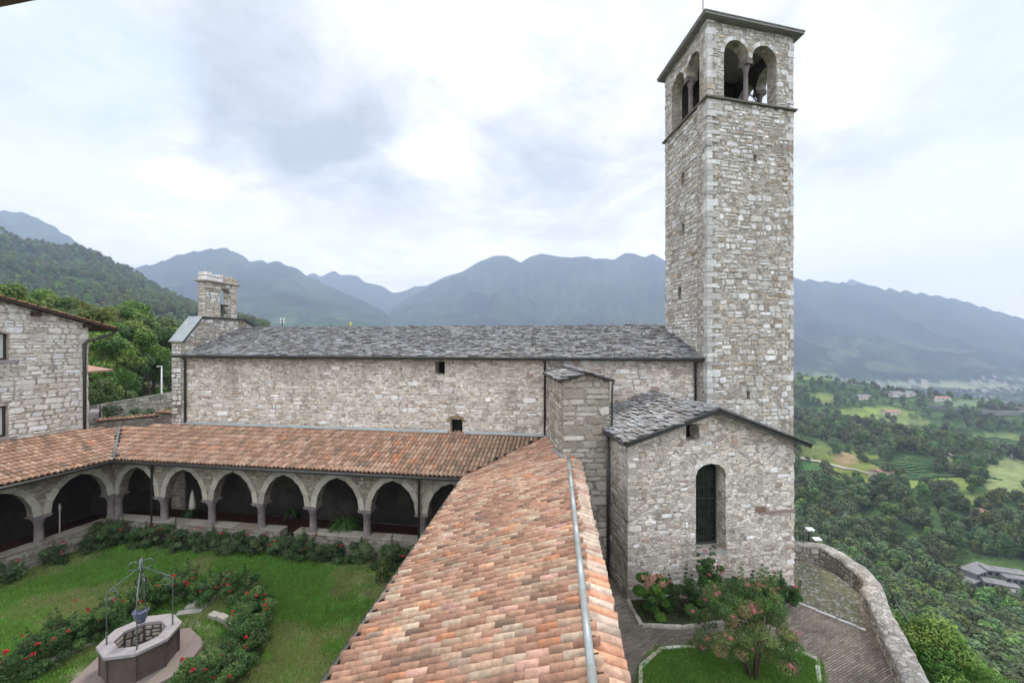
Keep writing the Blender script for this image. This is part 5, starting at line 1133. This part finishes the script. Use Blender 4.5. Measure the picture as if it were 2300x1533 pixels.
# crepe myrtle
CMp = Vector((6.62, 11.55, yz(6.6))); t = thing('flowering_tree', 'crepe myrtle tree with pink flower clusters on the small lawn', 'tree', tuple(CMp)); mb = MB(); rq = random.Random(4); cl = []
for k in range(7):
    a_ = k * .9 + rq.uniform(-.2, .2); ln_ = rq.uniform(.5, 1.25); tip = Vector((math.cos(a_) * ln_ * 1.1, math.sin(a_) * ln_ * .8 + .25, rq.uniform(1.5, 2.3))); mb.tube([CMp + Vector((math.cos(a_) * .08, math.sin(a_) * .08, 0)), CMp + tip * .4 + Vector((0, 0, .25)), CMp + tip], [.035, .025, .01], 6, (.2, .15, .12))
mb.build('trunk', M['bark'], t)
for k in range(105):
    a_ = rq.uniform(0, 6.28); q = math.sqrt(rq.random()); z = rq.uniform(.7, 2.5); sc = 1.0 if z < 1.9 else .75; cl.append(((math.cos(a_) * q * 1.45 * sc - .1 * z, math.sin(a_) * q * 1.1 * sc + .25, z * .92), rq.uniform(.12, .26)))
for k in range(9):
    a_ = rq.uniform(0, 6.28)
    q0 = Vector((math.cos(a_) * rq.uniform(.4, 1.2) - .3, math.sin(a_) * .6 + .4, 0))
    for j in range(6): cl.append(((q0.x * (1 + .05 * j), q0.y, 2.0 + .14 * j), .12 - .012 * j))
v, cc_ = crown(41, cl, 34000, .025, [(.10, .18, .05), (.13, .23, .06), (.08, .14, .05), (.17, .23, .07), (.24, .2, .09)], jit=.7)
o = bpy.data.objects.new('crown', soup_mesh('crown', v, cc_, M['leaf'])); COL.objects.link(o); o.parent = t
for k in range(34):
    c = cl[rq.randrange(len(cl))]; f = bpy.data.objects.new('flower_cluster', pinkm); COL.objects.link(f); f.parent = t; f.location = Vector(c[0]) + Vector((rq.uniform(-.1, .1), -.12, rq.uniform(0, .2))); s_ = rq.uniform(.5, .95); f.scale = (s_,) * 3

# ------------------------------------------------------------------ trees
def tree_proto(seed, H, Rr2, nl, ls, pal, nclump=34, lowc=.22):
    r = random.Random(seed); cl = []
    for k in range(nclump):
        z = lowc + (1 - lowc) * (r.random() ** .8); prof_ = math.sin(math.pi * min(1, max(.12, (z - lowc) / (1 - lowc) * .88 + .12))) ** .6; a_ = r.uniform(0, 6.28); q = math.sqrt(r.uniform(.1, 1)) * Rr2 * prof_ * .82; cl.append(((math.cos(a_) * q, math.sin(a_) * q, z * H * .93), r.uniform(.16, .30) * Rr2))
    v, cc_ = crown(seed, cl, nl, ls, pal, jit=.5, flat=.8, up=.4); me = soup_mesh('crown', v, cc_, M['treeleaf'])
    mb = MB(); mb.tube([(0, 0, -1), (0, 0, H * .3), (.1, 0, H * .6), (0, .1, H * .85)], [H * .025, H * .02, H * .012, H * .004], 7)
    for k in range(5): e_ = cl[k][0]; mb.tube([(0, 0, H * (.2 + .07 * k)), Vector(e_) * .6 + Vector((0, 0, H * .1)), e_], [H * .012, H * .008, H * .003], 5)
    to = mb.build('trunk', M['bark']); tm = to.data; bpy.data.objects.remove(to); return me, tm
TG = [(.075, .145, .025), (.115, .195, .035), (.055, .105, .022), (.16, .215, .045)]; TDk = [(.035, .07, .022), (.052, .095, .028), (.07, .115, .03)]; TB = [(.095, .15, .045), (.14, .18, .065), (.075, .12, .045)]
TP = [tree_proto(500, 9, 3.6, 8000, .15, TG), tree_proto(501, 10, 3.4, 8000, .15, TG, 40), tree_proto(502, 8, 3.9, 8000, .16, TDk), tree_proto(503, 9, 3.5, 8000, .14, TB)]
TPN = [tree_proto(510, 9, 3.6, 26000, .085, TG, 60), tree_proto(511, 9, 3.5, 26000, .08, TDk, 60)]
DRY = tree_proto(504, 7, 2.8, 5000, .13, [(.26, .20, .10), (.2, .19, .08)])
def plant_tree(pos, k, s_, label, group, name='broadleaf_tree', pr=None, sz=1.0):
    cm, tm = pr or TP[k]; t = thing(name, label, 'tree', tuple(pos), group); rz_ = rnd.uniform(0, 6.28)
    for nm, me_ in (('crown', cm), ('trunk', tm)):
        o = bpy.data.objects.new(nm, me_); COL.objects.link(o); o.parent = t
    t.rotation_euler = (0, 0, rz_); t.scale = (s_, s_, s_ * sz); return t
# trees just below the parapet on the steep slope
cnt = 0; placed = []
rq = random.Random(77); tries = 0
while cnt < 150 and tries < 14000:
    tries += 1; Y = 9 + 80 * rq.random() ** 1.6; px = rq.uniform(1800, 2450); X = (px - 1150) / F * Y
    if max(X - 14.6, .88 * (X - 12.4) - .475 * (Y - 14)) < 2.2: continue
    if any((X - a_) ** 2 + (Y - b_) ** 2 < (1.9 + .05 * Y) ** 2 for a_, b_ in placed): continue
    z = hgt1(X, Y); s_ = rq.uniform(.75, 1.0) * (.6 if Y < 18 else (1.0 if Y < 28 else 1.55)); top = z + 9 * s_; ppx, ppy = projn(X, Y, top)
    lim = np.interp(ppx, [1780, 1850, 1950, 2000, 2060, 2120, 2200, 2300, 2450], [1205, 1230, 1270, 1300, 1250, 1265, 1330, 1360, 1360])
    if ppy < lim: continue
    placed.append((X, Y)); kk = rq.choice((0, 0, 1, 1, 2, 3)) if ppx < 2150 else rq.choice((0, 1, 2, 2, 3, 3))
    side = 'close outside the curved parapet' if X < 26 else ('on the slope towards the grey-roofed buildings' if px > 2120 else 'on the steep slope below the parapet')
    look = ('bright green tree', 'fresh green tall tree', 'dark green broad tree', 'grey green loose tree')[kk]
    plant_tree((X, Y, z - .3), kk, s_, look + ' ' + side, 'trees on the slope below the parapet', pr=(TPN[0 if kk < 2 else 1] if Y < 40 else None)); cnt += 1
print('near trees', cnt)
p = hit(2205, 1345, 30, 300); plant_tree((p.x * .8, p.y * .8, hgt1(p.x * .8, p.y * .8)), 0, .7, 'dry tan coloured tree among green ones on the lower right slope', None, 'withering_tree', DRY)
# trees behind the house on the left
lt_ = [(215, 50, 1.15, 1), (235, 44, 1.0, 1), (262, 56, 1.25, 2), (292, 50, 1.15, 0), (318, 58, 1.3, 2), (345, 62, 1.1, 2), (372, 58, .62, 0), (250, 66, 1.35, 0), (300, 70, 1.35, 1), (225, 38, .8, 2), (335, 50, .8, 2), (200, 75, 1.45, 0), (150, 78, 1.6, 0), (100, 75, 1.55, 1), (60, 72, 1.55, 0), (20, 70, 1.6, 1), (-20, 70, 1.6, 0), (385, 66, .6, 3), (178, 62, 1.3, 3)]
lt_lab = ['tall dark tree close beside the pale house corner', 'bushy tree right next to the house downpipe', 'broad dark tree third from the house corner', 'bright topped tree in the middle of the group behind the house', 'tall dark tree near the street lamp side of the group', 'dark tree behind the street lamp', 'small light tree under the pink roof', 'taller tree rising behind the group by the house', 'tall tree with crown highest right of the house roof', 'low dark tree at the house wall', 'low dark tree left of the street lamp', 'tree rising over the right part of the house roof', 'bushy tree over the middle of the house roof', 'yellowish tree over the house roof', 'light green tree over the left half of the house roof', 'bright tree over the house roof near the left edge', 'tree at the far left edge above the house roof', 'small pale tree against the church corner', 'olive coloured tree above the house eave']
for i, ((px, Y, s_, k), lab) in enumerate(zip(lt_, lt_lab)):
    X = (px - 1150) / F * Y; plant_tree((X, Y, hgt1(X, Y) - .3), k, s_, lab, 'trees behind the pale house')
# far woodland
wc_ = bpy.data.collections.new('wood_prototypes')
for k, pal in enumerate((TG, TDk, TB, [(.11, .14, .055), (.075, .115, .045)], TG)):
    r_ = random.Random(600 + k); cl = []
    for j in range(12): z = r_.uniform(.25, .9); a_ = r_.uniform(0, 6.28); q = r_.uniform(0, 2.6) * math.sin(math.pi * z); cl.append(((math.cos(a_) * q, math.sin(a_) * q, z * 8), r_.uniform(1.0, 1.7)))
    v, cc_ = crown(600 + k, cl, 900, .42, pal, jit=.4, flat=.85, up=.5); o = bpy.data.objects.new('wood', soup_mesh('wood', v, cc_, M['farleaf'])); wc_.objects.link(o)
rs = np.random.RandomState(21)
def scatter(n, px0, px1, y0, y1, power, sc0, spacing):
    t = rs.rand(n) ** power; Y = y0 * (y1 / y0) ** t; px = rs.uniform(px0, px1, n); X = (px - 1150) / F * Y
    return X, Y
X, Y = scatter(14000, 1740, 2460, 75, 2000, 1.0, 1, 1); Z = height(X, Y); k = fieldmask(X, Y, Z); dn = fbm(X / 60 + 1, Y / 60, 3)
cem = (X - 224) ** 2 / 24 ** 2 + (Y - 189) ** 2 / 17 ** 2 < 1
hs_ = rs.rand(len(X)) < np.where(Y > 350, np.clip((dn - .40) * 7, .12, 1), np.clip((dn - .36) * 8, .3, 1))
ok = (k < 0) & hs_ & ~cem; hedge = (k >= 0) & (rs.rand(len(X)) < .02); ok = ok | hedge
X, Y, Z = X[ok], Y[ok], Z[ok]; sc = np.where(Y < 300, .6 + 1.0 * rs.rand(len(X)) ** 1.6, .45 + 1.1 * rs.rand(len(X)) ** 1.5 * (1 + Y / 1800)); gi_ = fbm(X / 45 + 7, Y / 45, 3)
gn_scatter('woodland', np.stack([X, Y, Z - .6], 1), rs.uniform(0, 6.28, len(X)), sc, np.where(rs.rand(len(X)) < .3, rs.randint(0, 5, len(X)), np.where(gi_ < .47, np.where(rs.rand(len(X)) < .5, 1, 2), np.where(rs.rand(len(X)) < .5, 3, 0))), wc_, 'far broadleaf woodland covering the valley hills on the right', 'woodland')
X, Y = scatter(11000, -250, 760, 110, 1150, .6, 1, 1); Z = height(X, Y); ok = (fbm(X / 50, Y / 50, 3) > .36) & (Z > -60) & ((X * F / Y + 1150 < 470) | (Y > 520)) & (X * F / Y + 1150 < 600)
X, Y, Z = X[ok], Y[ok], Z[ok]; sc = rs.uniform(.7, 1.3, len(X)) * (1 + Y / 1500)
gn_scatter('woodland', np.stack([X, Y, Z - .6], 1), rs.uniform(0, 6.28, len(X)), sc, rs.randint(0, 5, len(X)), wc_, 'dense woodland covering the dark green hill on the left', 'woodland')

# ------------------------------------------------------------------ far buildings, pylons, lamp
def house(px, py, wx, dy, hh, label, name='farmhouse', roofm='redroof', rot=0., group=None):
    p = hit(px, py); t = thing(name, label, 'house', tuple(p), group); u = Vector((math.cos(rot), math.sin(rot), 0)); v = Vector((-u.y, u.x, 0)); o = p - u * wx / 2 - v * dy / 2 - ZV * 2
    mb = MB(); mb.box(o, u * wx, v * dy, ZV * (hh + 2)); mb.build('wall', M['plaster'], t)
    mb = MB(); z = p.z + hh; a_ = [p - u * (wx / 2 + .5) - v * (dy / 2 + .6), p + u * (wx / 2 + .5) - v * (dy / 2 + .6), p + u * (wx / 2 + .5) + v * (dy / 2 + .6), p - u * (wx / 2 + .5) + v * (dy / 2 + .6)]
    a_ = [Vector((q.x, q.y, z)) for q in a_]; r0_ = (a_[0] + a_[3]) / 2 + ZV * dy * .22; r1_ = (a_[1] + a_[2]) / 2 + ZV * dy * .22
    i_ = [mb.pt(q) for q in a_ + [r0_, r1_]]; mb.face((i_[0], i_[1], i_[5], i_[4])); mb.face((i_[2], i_[3], i_[4], i_[5])); mb.face((i_[0], i_[4], i_[3])); mb.face((i_[1], i_[2], i_[5])); mb.face((i_[3], i_[2], i_[1], i_[0])); mb.build('roof', M[roofm], t)
    for k in range(3):
        mb = MB(); q = o + u * wx * (.2 + .27 * k) + ZV * (2 + hh * .45) - v * .04; mb.box(q, u * wx * .09, -v * .03, ZV * hh * .28); mb.build('window', M['glass'], t)
    return t
house(1980, 1075, 13, 9, 6, 'small farmhouse with red roof beside the terraced vineyard', rot=.3)
house(2213, 1165, 9, 7, 4.5, 'small white house with red roof above the bend of the track', rot=-.2)
house(1925, 1120, 8, 6, 3, 'low red roof half hidden in the woods', rot=.5)
house(2000, 930, 26, 10, 5, 'long low orange farm building on the pale field', rot=.1)
house(1935, 895, 26, 12, 5, 'grey roofed farm shed below the wooded knoll', roofm='greyroof', rot=.2)
house(2110, 900, 30, 12, 6, 'pale house near the oval terrace, right of the wooded knoll', rot=0)
house(1795, 1095, 7, 6, 4, 'little house roof just right of the chapel wall', rot=.8)
house(2022, 888, 46, 16, 5, 'wide white roofed shed in the far valley', name='warehouse', roofm='greyroof', rot=.1)
for px, py, n_, ln_, sp_, ang, lab in ((1822, 1068, 14, 34, 2.6, 1.25, 'vineyard of straight vertical rows just right of the chapel eave'), (2075, 1048, 13, 60, 4.2, -.12, 'terraced vineyard rows on the slope above the small farmhouse'), (2250, 1000, 11, 90, 7, -.1, 'terraced rows on the hillside near the right edge')):
    c_ = hit(px, py); mb = MB(); u = Vector((math.cos(ang), math.sin(ang), 0)); v = Vector((-u.y, u.x, 0))
    for i in range(n_):
        for j in range(int(ln_ / 4)):
            a_ = c_ + v * (i - n_ / 2) * sp_ + u * (j * 4 - ln_ / 2); b_ = a_ + u * 3.7; za, zb = hgt1(a_.x, a_.y), hgt1(b_.x, b_.y); wv = v * sp_ * .3; hh_ = sp_ * .42 * rnd.uniform(.8, 1.2)
            q = [Vector((p_.x, p_.y, z_)) for p_, z_ in ((a_, za), (b_, zb), (b_ + wv, zb), (a_ + wv, za))]; mb.prism([p_ - ZV * .5 for p_ in q], [p_ + ZV * hh_ for p_ in q], (.06 * rnd.uniform(.7, 1.3), .12, .03))
    tag(mb.build('vineyard', M['farleaf']), lab, 'vineyard', kind='stuff')
for k_, pl in enumerate(([(1795, 1030), (1850, 1040), (1905, 1054), (1965, 1068), (2000, 1080)], [(2195, 1150), (2225, 1180), (2240, 1205), (2275, 1215), (2320, 1222)], [(1990, 955), (2060, 985), (2110, 1010), (2180, 1040), (2215, 1075)])):
    P3 = [hit(*q) for q in pl]; mb = MB(); prev = None
    for a_, b_ in zip(P3, P3[1:]):
        for j in range(8):
            q = a_.lerp(b_, j / 8); d = (b_ - a_); s2 = Vector((-d.y, d.x, 0)).normalized() * 1.5; cur = [Vector((p_.x, p_.y, hgt1(p_.x, p_.y) + .9)) for p_ in (q - s2, q + s2)]
            if prev: mb.poly([prev[0], prev[1], cur[1], cur[0]], (.36, .33, .27))
            prev = cur
    tag(mb.build('track', M['stone']), kind='structure')
# cemetery blocks
cp_ = hit(2235, 1300, 60, 400); cz_ = -66.
rq = random.Random(12)
cems = [(2195, 1285, 15, 6, .35, 'long grey flat-roofed cemetery block farthest left among the grey roofs'), (2185, 1310, 12, 4, .35, 'low grey roofed block in front of the longest grey roof'), (2245, 1318, 11, 5, -.5, 'grey roofed block in the middle of the cemetery court'), (2255, 1290, 14, 5, -.35, 'grey roofed block behind the court, upper right'), (2290, 1305, 12, 6, -.35, 'grey roofed block at the right edge of the photo'), (2290, 1340, 12, 4, -.5, 'row of small grey tomb roofs at lower right'), (2225, 1345, 10, 4, .35, 'grey slab roof nearest the green slope')]
0 and print('CEM', [tuple(round(v) for v in hit(a[0], a[1], 60, 500)) for a in cems]); print('H', [round(hgt1(x, x*.8)) for x in range(14, 300, 12)])
for px, py, wx, dy, rot, lab in cems:
    p = hit(px, py, 60, 500); t = thing('cemetery_block', lab, 'building', tuple(p), 'grey roofed buildings in the valley'); wx *= 1.05; dy *= 1.0; u = Vector((math.cos(rot), math.sin(rot), 0)); v = Vector((-u.y, u.x, 0)); o = p - u * wx / 2 - v * dy / 2 - ZV * 3
    mb = MB(); mb.box(o, u * wx, v * dy, ZV * 5.0); mb.build('wall', M['greyroof'], t); mb = MB()
    for k in range(4): mb.box(o + u * (wx * k / 4 + .06) - v * .3 + ZV * (5.02 + .05 * (k % 2)), u * (wx / 4 - .12), v * (dy + .6), ZV * .3)
    mb.build('roof', M['greyroof'], t); mb = MB()
    for k in range(6): mb.box(o + u * (wx * (k + .2) / 6) - v * .05 + ZV * 3.2, u * (wx / 10), -v * .04, ZV * 1.3)
    mb.build('niche', M['black'], t)
# pylons
for px, py, hpx, lab in ((1898, 1202, 52, 'lattice power pylon standing in the near woods right of the chapel'), (2272, 1056, 38, 'distant lattice pylon near the pale field at right'), (2127, 1120, 42, 'faint lattice pylon in the middle of the wooded slope')):
    p = hit(px, py, 60, 3000); H = hpx / F * p.y; t = thing('power_pylon', lab, 'pylon', tuple(p), 'power pylons in the valley'); mb = MB(); rad_ = H * .0042; b0 = H * .07
    for a_, b_ in ((-1, -1), (1, -1), (1, 1), (-1, 1)): mb.tube([p + Vector((a_ * b0, b_ * b0, 0)), p + Vector((a_ * b0 * .3, b_ * b0 * .3, H))], rad_ * 1.2, 4)
    for k in range(9):
        z0_, z1_ = H * k / 9, H * (k + 1) / 9; s0 = b0 * (1 - .7 * k / 9); s1 = b0 * (1 - .7 * (k + 1) / 9)
        mb.tube([p + Vector((-s0, -s0, z0_)), p + Vector((s1, -s1, z1_))], rad_ * .8, 4); mb.tube([p + Vector((s0, -s0, z0_)), p + Vector((-s1, -s1, z1_))], rad_ * .8, 4)
    mb.build('lattice_mast', M['zinc'], t); mb = MB()
    for z, l_ in ((.72, .22), (.86, .17)): mb.tube([p + Vector((-l_ * H, 0, z * H)), p + Vector((l_ * H, 0, z * H))], rad_ * 1.4, 4)
    mb.build('crossarm', M['zinc'], t)
# oval terrace road
p0 = hit(2180, 915); mb = MB(); t = np.linspace(-.3, 3.5, 30); rx_, ry_ = 62, 60
pts = [Vector((p0.x + rx_ * math.cos(-a_), p0.y + ry_ * math.sin(-a_), 0)) for a_ in t]
for a_, b_ in zip(pts, pts[1:]):
    za, zb = p0.z + 3, p0.z + 3; mb.box(a_ + ZV * (za - 6), b_ - a_, (a_ - Vector((p0.x, p0.y, 0))).normalized() * -3, ZV * 7)
tag(mb.build('retaining_wall', M['greyroof']), 'curved grey retaining wall of the oval terrace in the valley', 'wall')
# left: street lamp, road wall, pink-roofed house
p = at(363, 895, 40); t = thing('street_lamp', 'tall white street lamp beside the church corner', 'street lamp', tuple(p)); top = at(363, 822, 40)
mb = MB(); mb.tube([p - ZV * 1.5, p + ZV * 1, top], [.08, .07, .04], 8); mb.build('pole', M['white'], t); mb = MB(); mb.box(top + Vector((-.42, -.08, -.05)), (.46, 0, .03), (0, .16, 0), (0, 0, .06)); mb.build('lamp_head', M['white'], t)
a_ = at(200, 912, 36); b_ = at(400, 878, 40); t = thing('road_wall', 'grey stone retaining wall behind the gallery corner', 'wall', tuple(a_)); mb = MB(); d = V2(b_) - V2(a_)
fr = Frame(a_, d, Vector((d.y, -d.x, 0))); zt0, zt1 = a_.z, b_.z; ln_ = d.length; o = [(0, 0), (ln_, 0), (ln_, zt1), (0, zt0)]; panel(mb, fr, o, [], .5, (.26, .25, .22)); masonry(mb, fr, o, [], h=.25, wd=.5, cover=.8, pal=PAL_GREY, seed=150); mb.build('wall', MM, t)
for i, (px, s1, lab) in enumerate(((290, 1.6, 'silvery green shrub left one behind the tile capped wall'), (335, 1.7, 'silvery green shrub in the middle, under the street lamp'), (375, 1.5, 'dark green shrub against the church corner behind the capped wall'))):
    Y = 31 + i; X = (px - 1150) / F * Y; bush('shrub', lab, 'shrub', (X, Y, 2.6), 1.6, 1.0, s1 * 1.25, 390 + i, nl=5000, ls=.09, pal=[(.12, .16, .09), (.15, .19, .12), (.09, .13, .07)] if i < 2 else LEAFD, group='shrubs behind the capped wall')
p = at(377, 812, 62); t = thing('house', 'house with pink roof between the trees and the church corner', 'house', tuple(p)); mb = MB(); mb.box(p + Vector((-3, 0, -5)), (7, 0, 0), (0, 6, 0), (0, 0, 5)); mb.build('wall', M['plaster'], t)
mb = MB(); i_ = [mb.pt(p + Vector(q)) for q in ((-3.5, -.5, 0), (4.5, -.5, 0), (4.5, 7, 0), (-3.5, 7, 0), (-1.5, 3, .95), (3, 3, .95))]; mb.face((i_[0], i_[1], i_[5], i_[4])); mb.face((i_[2], i_[3], i_[4], i_[5])); mb.face((i_[0], i_[4], i_[3])); mb.face((i_[1], i_[2], i_[5])); mb.face((i_[3], i_[2], i_[1], i_[0])); mb.build('roof', M['redroof'], t)
p = at(205, 832, 34); t = thing('shed', 'small tiled canopy roof peeking out behind the pale house corner', 'roof', tuple(p)); mb = MB(); slab3(mb, [p + Vector((-2.5, -.5, .3)), p + Vector((.35, -.5, -.0)), p + Vector((.35, 1.5, -.0)), p + Vector((-2.5, 1.5, .5))], .12, (.4, .2, .14)); mb.build('roof', M['redroof'], t)
mb = MB(); mb.box(p + Vector((-2.3, 1.5, -4)), (.2, 0, 0), (0, .2, 0), (0, 0, 4.1)); mb.build('post', M['wood'], t)
p = at(210, 915, 30); t = thing('water_tank', 'pale rounded tank beside the house corner behind the capped wall', 'tank', tuple(p - ZV * 1)); mb = MB(); mb.lathe(p - ZV * 1.2, [(.4, 0), (.44, .2), (.44, .8), (.32, 1.0), (.1, 1.06)], 16); mb.build('tank_body', M['rim'], t); mb = MB(); mb.tube([p + Vector((.48, 0, -1.1)), p + Vector((.48, 0, .25))], .06, 8); mb.build('post', M['dark_metal'], t)
# ridge-line details behind the nave
def ridgepost(px, py0, py1, Y, name, label, cat, f):
    p = at(px, py1 + 60, Y); t = thing(name, label, cat, tuple(p)); f(p, at(px, py0, Y), t)
def f1(p, top, t):
    mb = MB(); mb.tube([p, top], .09, 6); mb.build('mast', M['dark_metal'], t); mb = MB()
    for a_ in (-.25, .25): mb.cbox(top + Vector((a_, 0, -.5)), .16, .16, .3); mb.cbox(top + Vector((a_, 0, 0.0)), .16, .16, .3)
    mb.build('floodlight', M['white'], t)
ridgepost(634, 718, 740, 70, 'floodlight_mast', 'small mast with white lamps above the nave ridge', 'mast', f1)
def f2(p, top, t):
    mb = MB(); mb.lathe(p, [(.3, 0), (.3, (top - p).z - 1.3), (.34, (top - p).z - 1.2), (.2, (top - p).z - 1.15)], 10); mb.build('pedestal', M['rim'], t)
    mb = MB(); b0_ = top - ZV * 1.15; mb.lathe(b0_, [(.22, 0), (.2, .4), (.15, .65), (.17, .8), (.07, .9), (.1, 1.0), (.09, 1.1), (.02, 1.15)], 10); mb.tube([b0_ + Vector((-.05, 0, .75)), b0_ + Vector((-.3, 0, .55))], .05, 6); mb.build('figure', M['gold'], t)
ridgepost(788, 722, 740, 75, 'statue', 'small gilded statue showing above the nave ridge', 'statue', f2)
cyp = MB()
for px, py in ((669, 730), (744, 726)):
    p = at(px, 800, 90); top = at(px, py, 90); hh_ = (top - p).length; cl = [((0, 0, hh_ * k / 14), .5 * (1 - (k / 14) ** 3) + .1) for k in range(15)]
    v, cc_ = crown(px, cl, 1200, .12, TDk); t = thing('cypress_tree', 'tip of a dark cypress just above the nave ridge, ' + ('left one nearer the floodlight mast' if px < 700 else 'right one nearer the gilded statue'), 'tree', tuple(p), 'cypress tips over the ridge')
    o = bpy.data.objects.new('crown', soup_mesh('crown', v, cc_, M['treeleaf'])); COL.objects.link(o); o.parent = t; mb = MB(); mb.tube([p - ZV * 8, p + ZV * hh_ * .6], .12, 6); mb.build('trunk', M['bark'], t)
# eave and jamb of the viewpoint's own building
t = thing('roof_eave', 'dark board of an overhanging eave in the top left corner', 'eave', tuple(at(0, 0, 1.3))); mb = MB()
a_ = at(-80, 33, 1.3); b_ = at(104, -4, 1.3); mb.prism([a_, b_, b_ - Vector((0, 1.6, 0)), a_ - Vector((0, 1.6, 0))], [a_ + ZV * .12, b_ + ZV * .12, b_ + Vector((0, -1.6, .12)), a_ + Vector((0, -1.6, .12))]); mb.build('board', M['wood'], t)

# ------------------------------------------------------------------ haze
hm = bpy.data.materials.new('haze'); hm.use_nodes = True; t = hm.node_tree; t.nodes.remove(t.nodes['Principled BSDF'])
pv = t.nodes.new('ShaderNodeVolumePrincipled'); t.links.new(pv.outputs[0], t.nodes['Material Output'].inputs['Volume'])
pv.inputs['Color'].default_value = (.57, .70, 1.0, 1); pv.inputs['Density'].default_value = .00023; pv.inputs['Anisotropy'].default_value = .1
mb = MB(); zlo = float(TZ.min()) - 2; zhi = float(TZ.max()) + 30
mb.box((-6900, -6900, zlo), (13800, 0, 0), (0, 13800, 0), (0, 0, zhi - zlo)); hz_ = mb.build('haze', hm); tag(hz_, 'thin blue air over the valley and mountains', 'haze', kind='stuff')
print('scene built', len(bpy.data.objects), 'zhi', zhi)
